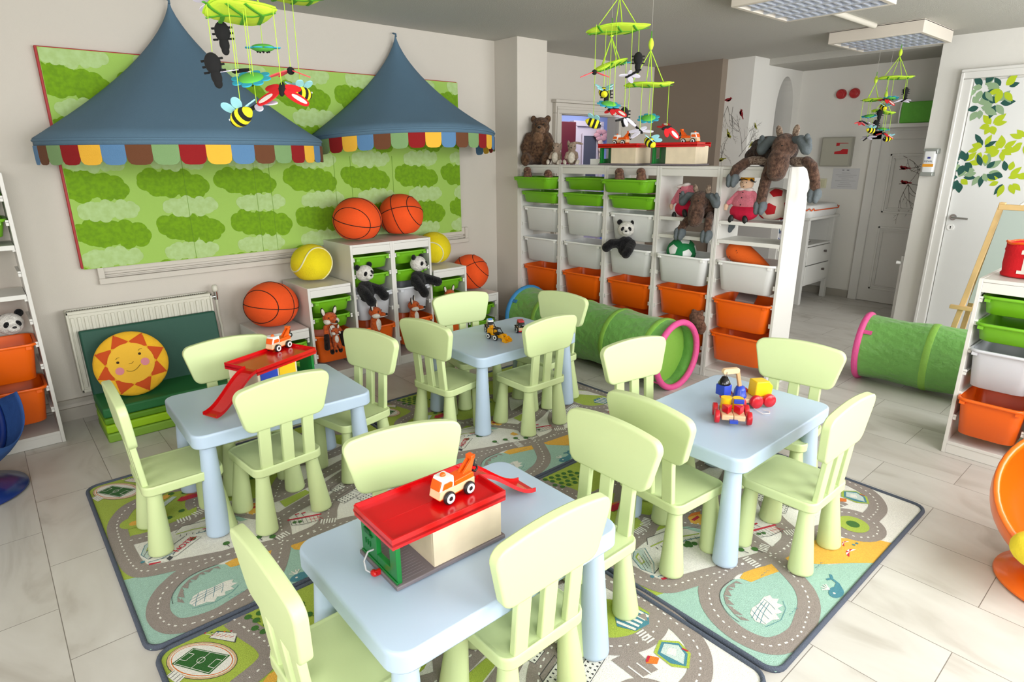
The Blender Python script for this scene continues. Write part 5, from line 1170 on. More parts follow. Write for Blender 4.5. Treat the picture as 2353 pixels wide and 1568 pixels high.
# foxes (face -x)
def fox(loc,rz,label,arms=True,legs=True,s=1,hr=0,kids=None,pitch=0):
    t=thing('plush_fox',label,'plush toy',loc,rz,'plush foxes'); t.scale=(s,s,s)
    Hm=T((-.005,0,.085),(0,pitch,hr))
    def f(mb):
        mb.ell((0,0,.0),(.036,.040,.065)); mb.ell((0,0,.05),(.028,.034,.03))
        if arms:
            limb(mb,[(-.01,.036,.045),(-.038,.052,.0)],[.018,.017]); limb(mb,[(-.01,-.036,.045),(-.038,-.052,.0)],[.018,.017])
        if legs: limb(mb,[(-.01,.022,-.05),(-.045,.028,-.09)],[.020,.015]); limb(mb,[(-.01,-.022,-.05),(-.045,-.028,-.09)],[.020,.015])
    part('body',FOX,t,.005,f,3)
    if arms:
        for sy in (-1,1): part('paw',FOXB,t,.004,lambda mb:limb(mb,[(-.038,sy*.052,.0),(-.050,sy*.062,-.075)],[.018,.019]),2)
    if legs:
        for sy in (-1,1): part('foot',FOXB,t,.004,lambda mb:mb.ell((-.052,sy*.030,-.108),(.016,.014,.020)),2)
    part('chest',FOXW,t,.004,lambda mb:(mb.ell((-.026,0,.015),(.018,.024,.045)),),2)
    def h(mb): mb.ell((0,0,.018),(.044,.047,.036),M=Hm); mb.ell((-.045,0,.004),(.036,.019,.016),M=Hm); 
    part('head',FOX,t,.0045,h,3)
    part('cheeks',FOXW,t,.0045,lambda mb:(mb.ell((-.018,.032,-.001),(.030,.020,.019),M=Hm),mb.ell((-.018,-.032,-.001),(.030,.020,.019),M=Hm),mb.ell((-.048,0,-.008),(.026,.015,.009),M=Hm)),2)
    def ear(mb,sy,c,o,k):
        a=[(.008-o,sy*(.022),.045),(.004-o,sy*(.046),.036),(.010-o,sy*.050,.092)]
        mb.ell((.006-o,sy*.042,.060),(.007,.014*k,.030*k),M=Hm,rot=(-sy*.25,0,0))
    for sy in (-1,1):
        mb=MB(); ear(mb,sy,0,0,1); mb.build('ear',FOXB,t); mb=MB(); ear(mb,sy,0,.004,.78); mb.build('inner_ear',FOXW,t)
    mb=MB(); mb.ell((-.082,0,.006),(.009,.009,.008),M=Hm); 
    for sy in (-1,1): mb.ell((-.034,sy*.026,.026),.0048,M=Hm)
    mb.build('nose_and_eyes',NOSE,t); return t
fox((-1.935,-.510,.372),PI/2+.1,'plush fox holding a fox cub over the orange bin, leftmost',True,True,1.06)
fox((-1.930,-.568,.335),PI/2+.05,'tiny plush fox cub held by the leftmost fox',False,True,.62)
fox((-1.590,-.500,.352),PI/2+.45,'plush fox looking right from the orange bin below the left panda',False,False,1.05,.25)
fox((-1.265,-.495,.352),PI/2+.45,'plush fox looking right from the orange bin below the right panda',False,False,1.0,.35)
fox((-.935,-.50,.405),PI/2,'plush fox mostly hidden behind a chair, only its ear showing',False,False,.9)
# moose
def moose_head(t,Hm,k=1.0):
    part('head',MOO,t,.006,lambda mb:(mb.ell((0,0,0),(.062*k,.052*k,.060*k),M=Hm),mb.ell((-.035*k,0,-.065*k),(.052*k,.048*k,.070*k),M=Hm),mb.ell((-.045*k,0,-.105*k),(.045*k,.044*k,.045*k),M=Hm)),4)
    def ant(mb,sy):
        limb(mb,[(.01,sy*.045*k,.03*k),(.0,sy*.085*k,.028*k),(-.01,sy*.12*k,-.01*k)],[.015*k,.022*k,.026*k],10)
        for j in range(4): a=.9-j*.5; mb.ell((-.01,sy*(.10+.036*math.cos(a))*k,(.005+.045*math.sin(a))*k),(.012*k,.013*k,.016*k))
    for sy in (-1,1):
        A=MB(); ant(A,sy); A.v=[tuple(Hm@Vector(v)) for v in A.v]; A.build('antler',MOOG,t,remesh=.005,smooth_it=2,weld=False)
        mb=MB(); mb.ell((.02,sy*.045*k,.065*k),(.008,.018*k,.030*k),M=Hm,rot=(-sy*.3,0,0)); mb.build('ear',MOOS,t)
    mb=MB()
    for sy in (-1,1): mb.ell((-.052*k,sy*.030*k,.010*k),.005,M=Hm)
    mb.build('eyes',NOSE,t)
def leg(t,pts,rs,ho,rot=0,cuff=None):
    part('leg',MOO,t,.006,lambda mb:limb(mb,pts,rs),3)
    e=Vector(pts[-1])
    def h(mb):
        for sy in (-1,1): mb.ell(e+Vector((-.004,sy*.016,-.022)),(.036,.025,.038)); mb.ell(e+Vector((-.020,sy*.015,-.048)),(.026,.018,.028))
    part('hoof',MOOG,t,.005,h,2)
p=rowp(2.20,1.452,.12)
t=thing('plush_moose','large brown plush moose lying on top of the tall shelves','plush toy',tuple(p),RZ)
part('body',MOOD,t,.007,lambda mb:(mb.ell((.03,.125,.090),(.105,.115,.095)),mb.ell((-.02,.02,.095),(.09,.10,.085)),mb.ell((.06,.20,.125),(.05,.05,.045)),mb.ell((.0,.20,.06),(.06,.06,.055))),4)
part('shoulder_patch',MOOS,t,.006,lambda mb:(limb(mb,[(-.02,.085,.035),(-.085,.17,.035),(-.12,.205,.022)],[.030,.028,.026]),limb(mb,[(-.06,.02,.035),(-.13,.02,.035)],[.032,.030]),limb(mb,[(-.04,-.07,.03),(-.08,-.165,.03)],[.028,.026])),3)
moose_head(t,T((-.155,-.050,.115),(0,-.10,-.30)),1.30)
leg(t,[(-.115,.20,.02),(-.155,.235,-.015),(-.16,.25,-.055)],[.034,.032,.030],0)
leg(t,[(-.135,.022,.03),(-.165,.03,-.05),(-.168,.045,-.15),(-.165,.05,-.215)],[.038,.036,.034,.032],0)
leg(t,[(-.09,-.165,.03),(-.105,-.205,.005),(-.09,-.225,-.07),(-.08,-.232,-.135)],[.032,.031,.031,.030],0)
leg(t,[(.14,.02,.04),(.20,-.03,.0),(.21,-.04,-.10)],[.028,.027,.026],0)
p=rowp(1.735,1.103,.05)
t=thing('plush_moose','smaller brown plush moose dangling from a shelf insert beside a rag doll','plush toy',tuple(p),RZ)
part('body',MOO,t,.006,lambda mb:(mb.ell((.02,0,.075),(.055,.060,.075)),),3)
moose_head(t,T((-.085,.005,.125),(0,-.12,-.15)),1.12)
leg(t,[(-.04,.055,.02),(-.080,.09,-.01),(-.085,.135,-.075)],[.027,.028,.027],0)
leg(t,[(-.03,-.05,.03),(-.080,-.068,.0),(-.085,-.065,-.075)],[.027,.028,.027],0)
leg(t,[(.03,-.06,.03),(.10,-.10,.02),(.14,-.11,-.02)],[.02,.02,.02],0)
# rag dolls
DPK=mat('doll_gingham',(214,120,136),.9,bump=.2,bscale=80,var=.12,vscale=160); DRE=mat('doll_red',(196,14,58),.9,bump=.4,bscale=35); DSK=mat('doll_skin',(232,196,168),.9); DW=mat('doll_collar',(232,222,218),.9); DHT=mat('doll_hat',(222,156,24),.9)
def doll(p,rz,label,full=True,tilt=0):
    t=thing('rag_doll',label,'doll',tuple(p),rz,'rag dolls in pink tops'); t.rotation_euler=(tilt,0,rz)
    part('trousers',DRE,t,.005,lambda mb:(mb.ell((0,0,.052),(.062,.086,.054)),),3)
    part('blouse',DPK,t,.005,lambda mb:(mb.ell((.0,0,.105),(.055,.076,.055)),mb.ell((.0,0,.15),(.036,.045,.04)),limb(mb,[(0,.045,.155),(-.02,.09,.10)],[.018,.015]),limb(mb,[(0,-.045,.155),(-.02,-.085,.11)],[.018,.015])),3)
    part('collar',DW,t,.004,lambda mb:(mb.ell((-.012,.022,.180),(.022,.028,.012)),mb.ell((-.012,-.022,.180),(.022,.028,.012)),mb.ell((0,0,.182),(.030,.040,.010))),2)
    for sy in (-1,1):
        part('hand',DSK,t,.004,lambda mb:(mb.ell((-.026,sy*(.100 if sy>0 else .094),.080),(.012,.014,.016)),[mb.ell((-.030,sy*.100+.007*(k-1),.064),(.005,.0045,.010)) for k in range(3)]),2)
        part('shoe',BLACK,t,.004,lambda mb:mb.ell((-.072,sy*.043,.012),(.012,.017,.027),rot=(sy*.2,0,0)),2)
    if full:
        part('head',DSK,t,.004,lambda mb:(mb.ell((-.002,0,.212),(.036,.040,.036)),mb.ell((-.037,0,.208),(.006,.006,.005))),2)
        mb=MB(); mb.lathe([(.038,0),(.040,.006),(.034,.030),(.024,.036),(0,.038)],20,0,T((0,0,.228),(0,.15,0))); mb.build('hat',DHT,t)
        mb=MB()
        for sy in (-1,1): mb.tube([(-.02,sy*.030,.236),(-.024,sy*.044,.228),(-.022,sy*.058,.222),(-.022,sy*.066,.230)],[.007,.005,.003,.001],6)
        mb.tube([(-.040,-.02,.234),(-.044,0,.240),(-.040,.02,.234)],.003,6); mb.build('hair',BLACK,t)
        mb=MB(); mb.ell((-.036,.013,.220),.0025); mb.ell((-.036,-.013,.220),.0025); mb.ell((-.040,0,.196),(.002,.004,.0025)); mb.build('eyes_and_mouth',NOSE,t)
    mb=MB()
    for z in (.095,.135,.165): mb.ell((-.058+.3*max(0,z-.11),0,z),.0035)
    mb.build('buttons',NOSE,t); return t
p=rowp(1.985,1.105,.09); DD=doll(p,RZ,'rag doll with yellow hat and pink blouse on the shelf by the white football')
p=rowp(1.56,1.105,.13); DD2=doll(p,RZ-.25,'rag doll in pink and red slumped behind the dangling moose',False,-.25)
DD.scale=(1.12,)*3; DD2.scale=(1.2,)*3
# brown plush behind the tunnel mouth
p=rowp(1.76,.355,.02); t=thing('plush_badger','brown plush animal peeking over the tunnel from the lowest bin','plush toy',tuple(p),RZ)
part('body',HED,t,.006,lambda mb:(mb.ell((0,0,.055),(.05,.065,.055)),mb.ell((.0,-.035,.0),(.05,.05,.06)),mb.ell((0,.035,.100),(.014,.02,.015)),mb.ell((0,-.03,.105),(.014,.02,.015))),3)
# grey things glimpsed in the end orange bin
for (s,z,r1,l,c) in ((2.06,.592,.35,'dull grey card folded in the upper orange bin of the end section',(120,105,102)),):
    p=rowp(s,z,.10); mb=MB(); mb.box(-.07,.08,-.06,.06,-.012,.006); o=mb.build('card_box',mat('card_grey',c,.8)); o.location=p; o.rotation_euler=(.1,-.15,r1); tag(o,l,'box')
# ================================================ MOBILES
ML=mat('mobile_lime',(196,226,58),.8,bump=.1,bscale=100); MV=mat('mobile_vein',(74,150,30),.85); MR=mat('mobile_ribbon',(176,220,44),.7); MRD=mat('felt_red',(206,14,26),.85); MCO=mat('felt_coral',(240,76,84),.85)
MY=mat('felt_yellow',(226,214,24),.85); MT=mat('felt_teal',(44,160,190),.85); MGR=mat('felt_green',(88,176,66),.85); MSW=mat('sheer_white',(218,212,232),.6); MSB=mat('sheer_blue',(150,210,224),.6)
def leaf_mesh(t,L,W,yaw,tilt):
    M=T((0,0,0),(tilt[0],tilt[1],yaw)); mb=MB(); N=24; K=20; vs=[]
    for i in range(N+1):
        u=i/N; w=W/2*max(.03,math.sin(PI*u**.9))**.75; x=L*(u-.5); wav=.004*math.sin(u*7)
        for k in range(K):
            a=2*PI*k/K; vs.append((x,w*math.cos(a),wav+.011*math.sin(a)*min(1,w/(W*.2))))
    mb.add(vs,[(i*K+k,i*K+(k+1)%K,(i+1)*K+(k+1)%K,(i+1)*K+k) for i in range(N) for k in range(K)]+[tuple(range(K-1,-1,-1)),tuple(N*K+k for k in range(K))],0,True,M); o=mb.build('leaf',ML,t)
    mb=MB()
    def V(a,b,r=.006):
        pts=[]
        for j in range(7):
            q=j/6; x=a[0]+(b[0]-a[0])*q; y=a[1]+(b[1]-a[1])*q; u=x/L+.5; w=W/2*max(.03,math.sin(PI*max(0.001,min(u,.999))**.9))**.75
            s=max(0,1-(y/w)**2)**.5; pts.append(M@Vector((x,y,.004*math.sin(u*7)-.011*s-.001)))
        mb.tube(pts,r,6,flat=.35)
    V((-L*.49,0),(L*.49,0),.005)
    for x in (-.25,.05,.30):
        for s in (-1,1): V((L*x,0),(L*(x-.14),s*W*.40))
    mb.build('leaf_vein',MV,o)
    mb=MB(); mb.tube([M@Vector((L*(i/24-.5),s*W/2*max(.03,math.sin(PI*(i/24)**.9))**.75,.004*math.sin(i/24*7))) for s in (-1,) for i in range(25)],.0035,6); mb.tube([M@Vector((L*(i/24-.5),W/2*max(.03,math.sin(PI*(i/24)**.9))**.75,.004*math.sin(i/24*7))) for i in range(25)],.0035,6); mb.build('leaf_piping',MR,o)
    return M
def petal(mb,M,L,W,c=0,th=.0016,z=0):
    n=10; ol=[(L*(1-math.cos(PI*i/n))/2,W*math.sin(PI*(i/n))**.9) for i in range(n+1)]+[(L*(1-math.cos(PI*i/n))/2,-W*math.sin(PI*(i/n))**.9) for i in range(n-1,0,-1)]
    mb.prism(ol,z-th,z+th,c,M)
def bug(t,kind,p,yaw,roll=0,pitch=0,k=1.0):
    M=T(p,(roll,pitch,yaw))
    if kind=='ant': k*=.85
    if kind=='bee':
        mb=MB(); K=16; 
        bands=[(0,0),(.10,0),(.22,1),(.36,0),(.50,1),(.64,0),(.78,1),(.92,0),(1.0,0)]
        n=20
        for j in range(n):
            u0,u1=j/n,(j+1)/n; um=(u0+u1)/2; c=1 if um<.22 or (.36<um<.50) or (.64<um<.80) else 0
            r0=.023*k*math.sin(PI*max(.001,u0)**.85)**.6; r1=.023*k*math.sin(PI*min(.999,u1)**.85)**.6
            mb.cone(M@Vector((.040*k-.080*k*u0,0,0)),M@Vector((.040*k-.080*k*u1,0,0)),max(r0,.001),max(r1,.001),K,c,True,False)
        o=mb.build('bee',[MY,NEARBLK],t)
        for s in (-1,1):
            for dx,a in ((.012,.5),(-.008,1.0)): mb=MB(); petal(mb,M@T((dx*k,s*.006*k,.018*k))@T((0,0,0),(s*.45,0,0))@T((0,0,0),(0,0,s*(PI/2+a-.3))),.042*k,.013*k); mb.build('wing',MSB,o)
        mb=MB(); mb.ell(M@Vector((.034*k,.010*k,.008*k)),.003*k); mb.ell(M@Vector((.034*k,-.010*k,.008*k)),.003*k); mb.build('eyes',TWHITE,o)
    elif kind=='ant':
        mb=MB(); mb.ell((0,0,.018*k),(.026*k,.022*k,.034*k),M=M); mb.ell((.0,0,-.022*k),(.017*k,.015*k,.026*k),M=M); mb.ell((.0,0,-.042*k),(.013*k,.013*k,.016*k),M=M)
        for s in (-1,1):
            for z in (.030,.012,-.006): mb.box(min(s*.020,s*.036)*k,max(s*.020,s*.036)*k,-.003*k,.003*k,(z-.003)*k,(z+.003)*k,0,M)
        o=mb.build('beetle',NEARBLK,t)
        mb=MB(); mb.ell(M@Vector((.006*k,-.013*k,-.046*k)),.0035*k); mb.build('eye',TWHITE,o)
    elif kind=='fly':   # butterfly
        mb=MB(); mb.ell((0,0,0),(.030*k,.0095*k,.010*k),M=M); o=mb.build('butterfly',NEARBLK,t)
        for s in (-1,1):
            for dx,a,L in ((.008,.35,.075),(-.006,-.35,.050)):
                A=M@T((dx*k,s*.006*k,.002))@T((0,0,0),(s*-.42,0,0))@T((0,0,0),(0,0,s*(PI/2-a))); mb=MB(); petal(mb,A,L*k,L*.26*k,0); w_=mb.build('wing',MRD if s<0 else MRD,o)
                if a>0: mb=MB(); petal(mb,A@T((L*.30*k,0,0)),L*.62*k,L*.12*k,0,.0026); mb.build('wing_patch',mat('felt_cream',(222,214,206),.9),w_)
    elif kind=='thin':
        mb=MB(); mb.ell((0,0,0),(.012*k,.012*k,.012*k),M=M); o=mb.build('butterfly',NEARBLK,t)
        for s in (-1,1):
            for dx,a,L in ((.006,.25,.065),(-.006,-.35,.045)): mb=MB(); petal(mb,M@T((dx*k,s*.008*k,0))@T((0,0,0),(s*-.35,0,0))@T((0,0,0),(0,0,s*(PI/2-a))),L*k,L*.18*k); mb.build('wing',MCO,o)
    elif kind=='dragon':
        mb=MB(); mb.tube([M@Vector((x*k,0,0)) for x in (-.055,-.03,0,.02,.028)],[.004*k,.0055*k,.006*k,.007*k,.004*k],8); o=mb.build('dragonfly',NEARBLK,t)
        for s in (-1,1):
            for dx,a,L in ((.012,.25,.062),(.0,-.45,.052)): mb=MB(); petal(mb,M@T((dx*k,s*.003*k,.003))@T((0,0,0),(s*-.2,0,0))@T((0,0,0),(0,0,s*(PI/2-a))),L*k,.011*k); mb.build('wing',MSW,o)
    elif kind=='flower':
        mb=MB(); mb.ell((0,0,0),(.036*k,.036*k,.012*k),M=M); o=mb.build('flower',MGR,t)
        mb=MB()
        for i in range(8): a=2*PI*i/8; petal(mb,M@T((.026*k*math.cos(a),.026*k*math.sin(a),.0),(0,0,a)),.030*k,.014*k)
        mb.build('petals',MT,o)
        mb=MB()
        for i in range(5): a=2*PI*i/5; mb.ell(M@Vector((.018*k*math.cos(a),.018*k*math.sin(a),-.0115*k)),.0035*k)
        mb.ell(M@Vector((0,0,-.012*k)),.0035*k); mb.build('dots',NEARBLK,o)
def mobile(label,leafp,L,W,yaw,tilt,apex,bugs,ceil=True):
    c=at(*leafp); t=thing('hanging_mobile',label,'mobile',tuple(c),0,'leaf mobiles with felt insects')
    M=leaf_mesh(t,L,W,yaw,tilt); ap=Vector((0,0,apex))
    for (u,v) in ((-.36,0),(.30,.0),(0,.36),(0,-.36)):
        q=M@Vector((L*u,W*v*.9,.006)); mb=MB(); mb.tube([q,ap],.0022,6); mb.build('suspension_ribbon',MR,t)
    mb=MB(); mb.lathe([(0,-.0),(.008,.004),(.013,.022),(.012,.036),(.006,.052),(0,.056)],16,0,T(ap)); mb.build('bead',ML,t)
    mb=MB(); mb.tube([ap+Vector((0,0,.05)),ap+Vector((0,0,.085))],.0025,6); mb.build('loop',MV,t)
    top=(2.43 if c.x<2.7 else 2.37)-c.z
    if ceil and top>apex+.09: mb=MB(); mb.tube([ap+Vector((0,0,.085)),(0,0,top)],.0006,4); mb.build('nylon_thread',mat('nylon',(200,196,188),.4),t)
    for (kind,px,py,d,yw,ro,pi_) in bugs:
        p=at(px,py,d)-c; bug(t,kind,p,yw,ro,pi_)
        off={'bee':.02,'ant':.045,'fly':.008,'thin':.01,'dragon':.005,'flower':.011}[kind]
        mb=MB(); mb.tube([p+Vector((0,0,off)),Vector((p.x*.98,p.y*.98,.0))],.0017,5,flat=.5); mb.build('hanging_ribbon',MR,t)
cy=YAW-PI/2
d=1.72
mobile('leaf mobile with felt insects at the top left, nearest the camera',(552,27,d),.195,.17,cy+.15,(-.20,-.08),.16,
 [('ant',493,160,d-.04,cy+PI,0,.15),('bee',556,268,d-.10,cy+2.7,0,.45),('dragon',590,243,d+.03,cy+.9,0,-.5),('flower',577,181,d+.02,cy,.5,0),('fly',648,205,d+.02,cy-PI/2+.2,0,.75)])
d=1.95
mobile('leaf mobile cut by the top edge, right of the nearest mobile',(672,-10,d),.20,.15,cy+.1,(-.10,0),.16,
 [('thin',668,163,d,cy-PI/2,0,0),('bee',692,215,d+.03,cy+1,0,.1),('flower',604,110,d-.02,cy,.1,.0)])
d=1.80
mobile('leaf mobile mostly above the top edge, left of the nearest mobile',(478,-42,d),.20,.14,cy-.2,(.02,.05),.14,
 [('ant',513,86,d+.02,cy+PI,0,.05),('dragon',548,163,d+.05,cy+2.6,0,.0),('dragon',490,3,d-.03,cy+1.4,0,.3)])
d=2.83
mobile('leaf mobile highest of the three over the tall shelves',(1421,66,d),.30,.20,cy+.10,(-.06,-.10),.135,
 [('thin',1366,166,d-.04,cy-PI/2,.0,.1),('ant',1466,143,d+.05,cy+PI,0,0),('dragon',1449,172,d+.02,cy+2.5,.2,.35),('bee',1387,213,d+.04,cy+PI/2,0,-.4),('flower',1399,240,d-.01,cy,.35,.1),('fly',1410,252,d-.03,cy+.2,.1,.0)])
d=2.95
mobile('leaf mobile in the middle of the three over the tall shelves',(1403,149,d),.22,.17,cy+.9,(-.25,-.28),.12,
 [('bee',1363,283,d-.04,cy-.1,0,.35),('ant',1394,222,d+.04,cy+PI,0,0),('flower',1424,143,d+.1,cy,.2,0),('ant',1434,268,d+.03,cy+PI,0,0),('dragon',1434,273,d-.02,cy+.6,.6,-.2)])
d=3.02
mobile('leaf mobile lowest of the three over the tall shelves',(1491,194,d),.245,.17,cy+.05,(.02,-.05),.155,
 [('dragon',1470,300,d,cy-1.2,.3,.5),('flower',1490,272,d+.04,cy,.45,-.15),('bee',1494,328,d-.04,cy+PI/2+.5,0,-.5),('fly',1532,294,d+.02,cy+.3,.6,-.2),('dragon',1442,278,d+.03,cy+2.2,.2,-.3)])
d=4.75
mobile('leaf mobile highest of the three by the right corridor',(2060,178,d),.285,.18,cy+.05,(.0,-.05),.15,
 [('flower',2047,226,d,cy,-.2,.1),('ant',2081,214,d+.03,cy+PI,0,.1),('dragon',2075,231,d-.04,cy+1.5,0,.2),('fly',2035,229,d-.03,cy+.3,.3,0),('bee',2030,247,d+.02,cy+PI/2,0,-.4)])
d=4.85
mobile('leaf mobile left one of the three by the right corridor',(2006,229,d),.16,.15,cy+.3,(.0,-.1),.12,
 [('flower',1997,267,d,cy,.2,-.2),('ant',2021,264,d-.03,cy+PI,0,0),('thin',1976,281,d-.02,cy-.8,0,.2),('dragon',1990,283,d+.03,cy+.4,0,.3)],True)
d=4.95
mobile('leaf mobile lowest of the three by the right corridor',(2030,257,d),.185,.13,cy-.1,(.0,.1),.10,
 [('ant',2013,288,d,cy+PI,0,.1),('bee',2001,300,d-.03,cy,0,.2),('flower',2028,297,d+.02,cy,.2,0),('fly',2031,307,d-.03,cy+.6,.2,0),('dragon',1993,316,d+.03,cy+.5,0,-.5),('bee',2040,319,d+.02,cy+PI,0,.1)])
# ================================================ CORRIDOR THINGS
BELL=mat('alarm_red',(176,22,30),.35,coat=.3)
for y,l in ((-1.431,'left'),(-1.562,'right')):
    t=thing('alarm_bell','round red alarm bell on the corridor wall, '+l+' one of the pair','alarm bell',(3.5,y,2.122),0,'red alarm bells')
    mb=MB(); Mb=Matrix(((0,0,-1,0),(1,0,0,0),(0,1,0,0),(0,0,0,1)))
    mb.lathe([(.050,0),(.050,.016),(.046,.024)],32,0,Mb); mb.build('base',BELL,t)
    mb=MB(); mb.lathe([(.046,.024),(.044,.036),(.034,.044),(.030,.040),(.018,.044),(0,.045)],32,0,Mb); mb.build('dome',BELL,t)
t=thing('fuse_box','grey fuse box with red logo on the corridor wall','fuse box',(3.5,-1.48,1.395))
mb=MB(); mb.box(-.07,0,-.155,.155,0,.298); mb.build('housing',mat('fusebox_grey',(160,158,146),.5),t,bevel=.006)
mb=MB(); mb.box(-.075,-.07,-.145,.145,.01,.288); mb.build('cover',mat('fusebox_grey2',(168,166,152),.5),t,bevel=.002)
mb=MB(); mb.poly([(-.0755,.01,.125),(-.0755,-.125,.125),(-.0755,-.125,.175),(-.0755,-.07,.178),(-.0755,-.05,.160),(-.0755,.01,.150)]); mb.poly([(-.0755,.0,.232),(-.0755,-.12,.232),(-.0755,-.12,.237),(-.0755,0,.240)]); mb.poly([(-.0755,.0,.205),(-.0755,-.035,.21),(-.0755,-.035,.232),(-.0755,0,.232)]); mb.build('logo',mat('logo_red',(176,14,26),.6),t)
t=thing('wall_switch','cream double switch on the corridor wall below the fuse box','switch',(3.5,-1.36,1.165))
mb=MB(); mb.box(-.02,0,-.045,.045,0,.10); mb.build('plate',mat('switch_cream',(214,210,180),.5),t,bevel=.003)
mb=MB(); mb.box(-.026,-.02,-.032,-.002,.015,.085); mb.build('rocker',mat('switch_cream2',(204,200,168),.5),t,bevel=.002)
mb=MB(); mb.box(-.026,-.02,.002,.032,.015,.085); mb.build('rocker',mat('switch_cream2',(204,200,168),.5),t,bevel=.002)
t=thing('paper_notice','white printed paper notice taped under the fuse box','notice',(3.4985,-1.59,1.16))
mb=MB(); mb.box(-.001,0,-.135,.135,0,.215); mb.build('sheet',mat('paper',(204,204,206),.9),t)
mb=MB(); r=random.Random(9)
for k in range(8): w_=r.uniform(.04,.12); mb.box(-.0014,-.001,-w_,w_*.9,.025+.02*k,.0275+.02*k)
mb.box(-.0014,-.001,.02,.04,.190,.202); mb.box(-.0014,-.001,-.03,-.005,.190,.202); mb.build('printed_lines',mat('print_grey',(140,140,145),.9),t)
t=thing('wall_shelf','white floating wall shelf above the corridor door','shelf',(3.5,-1.95,1.765))
mb=MB(); mb.box(-.24,0,-.50,0,0,.035); mb.build('board',DOORW,t,bevel=.002)
t=thing('fabric_storage_box','green fabric box with white binding on the wall shelf','box',(3.375,-2.30,1.802))
mb=MB(); mb.box(-.10,.10,-.18,.21,0,.19); mb.build('box_body',mat('box_green',(98,178,62),.7,bump=.3,bscale=60),t,bevel=.008)
mb=MB(); mb.tube([(-.10,.212,.0),(-.103,.215,.05),(-.10,.218,.10),(-.102,.214,.15),(-.10,.21,.19)],.006,6); mb.build('binding',TWHITE,t)
t=thing('dresser','white changing table dresser with two wide drawers in the corridor','dresser',(2.74,-1.10,0))
DR=mat('dresser_white',(206,205,200),.5)
for x in (0,.61):
    for y in (-.50,-.05): mb=MB(); mb.box(x,x+.05,y,y+.05,0,.88); mb.build('corner_post',DR,t,bevel=.003)
mb=MB(); mb.box(.05,.61,-.49,-.02,.60,.62); mb.box(.05,.61,-.49,-.02,.19,.21); mb.box(.0,.05,-.45,-.05,.19,.62); mb.box(.61,.66,-.45,-.05,.19,.88); mb.box(.0,.05,-.45,-.05,.62,.88); mb.box(.05,.61,-.03,-.02,.2,.88); mb.build('carcass',DR,t,bevel=.002)
mb=MB(); mb.box(-.02,.68,-.52,.0,.88,.905); mb.box(-.02,.68,-.04,.02,.905,1.02); mb.build('top',DR,t,bevel=.003)
for z,l in ((.215,'lower'),(.41,'upper')):
    mb=MB(); mb.box(.053,.607,-.505,-.485,z,z+.185); o=mb.build('drawer',DR,t,bevel=.003)
    mb=MB(); mb.cone((.45,-.505,z+.12),(.45,-.53,z+.12),.010,.014,12); mb.build('knob',mat('knob_dark',(84,76,72),.4),o)
t=thing('books','','')if 0 else None
for k,(z,c) in enumerate(((.622,(120,116,110)),(.636,(176,172,166)),(.65,(104,104,100)))):
    mb=MB(); mb.box(0,.24-.03*k,-.16,.0,0,.013); o=mb.build('picture_book',mat('book_%d'%k,c,.7)); o.location=(2.84,-1.34,z-.001); tag(o,('lowest','middle','topmost')[k]+' flat book stacked in the dresser opening','book','books in the dresser')
t=thing('changing_mat','white quilted changing mat with orange piping on the dresser','mat',(3.06,-1.36,.905)); t.scale=(1.02,1.02,1.7)
mb=MB(); mb.loft([[(x,y,z) for x,y in rr(.66*s,.50*s,.06,6)] for s,z in ((.94,0),(1,.02),(1.01,.045),(.97,.065),(.88,.072),(.6,.070))]); mb.build('pad',mat('mat_white',(214,214,212),.9,bump=.6,bscale=25),t)
mb=MB(); mb.tube([(x,y,.048+.006*math.sin(i*1.3)) for i,(x,y) in enumerate(rr(.68,.52,.06,10))],.004,6,closed=True); mb.build('piping',mat('piping_orange',(214,96,50),.9),t)
# white cabinet with pictures standing behind the tall row
t=thing('white_cabinet','white panelled cabinet seen through the open end shelves','cabinet',(2.31,-1.14,0))
mb=MB(); mb.box(0,.14,-.42,.40,0.0,1.02); mb.build('carcass',DR,t,bevel=.003)
for k,(a,b) in enumerate(((-.37,.13),)):
    mb=MB(); mb.box(-.016,0,a,b,.08,1.0); o=mb.build('cabinet_door',DR,t,bevel=.002)
    mb=MB(); mb.box(-.020,-.016,a+.07,b-.07,.15,.94); mb.build('inset_panel',mat('inset_grey',(176,174,170),.6),o)
t=thing('children_drawing','coloured drawing pinned on the cabinet behind the end shelves','picture',(2.309,-1.53,.68))
mb=MB(); mb.box(-.003,0,-.02,.16,0,.30); mb.build('sheet',mat('drawing_paper',(206,206,210),.9),t)
mb=MB(); mb.box(-.0045,-.003,.0,.14,.10,.27); mb.build('painted_area',mat('drawing_teal',(60,110,130),.9,var=.4,vscale=20,rgb2=(130,80,120)),t)
mb=MB(); mb.tube([(-.004,.0,.04),(-.004,.04,.07),(-.004,.08,.03),(-.004,.12,.06)],.003,5); mb.build('pen_stroke',mat('drawing_blue',(70,80,150),.9),t)
# dispenser on the right wall
t=thing('soap_dispenser','wall soap dispenser with blue logo and orange label band','dispenser',(2.72,-2.575,1.335))
mb=MB(); mb.loft([[(x*k-.042,y*k2,z) for x,y in rr(.062,.088,.014,4)] for k,k2,z in ((1,.92,.03),(1,1,.05),(1,1,.20),(.9,.96,.215))]); mb.build('bottle',mat('bottle_white',(222,224,224),.35),t)
mb=MB(); mb.box(-.075,0,-.052,.052,.205,.228); mb.box(-.078,0,-.045,.045,0,.034); mb.box(-.075,-.0,-.056,-.048,.185,.228); mb.build('bracket',mat('bracket_grey',(170,176,172),.3,metal=.6),t,bevel=.003)
mb=MB(); mb.box(-.0745,-.0732,-.040,.040,.078,.103); mb.build('label_band',mat('label_orange',(222,150,30),.6),t)
mb=MB(); mb.box(-.0745,-.0732,-.010,.012,.145,.160); mb.build('logo_square',mat('label_blue',(40,50,130),.6),t)
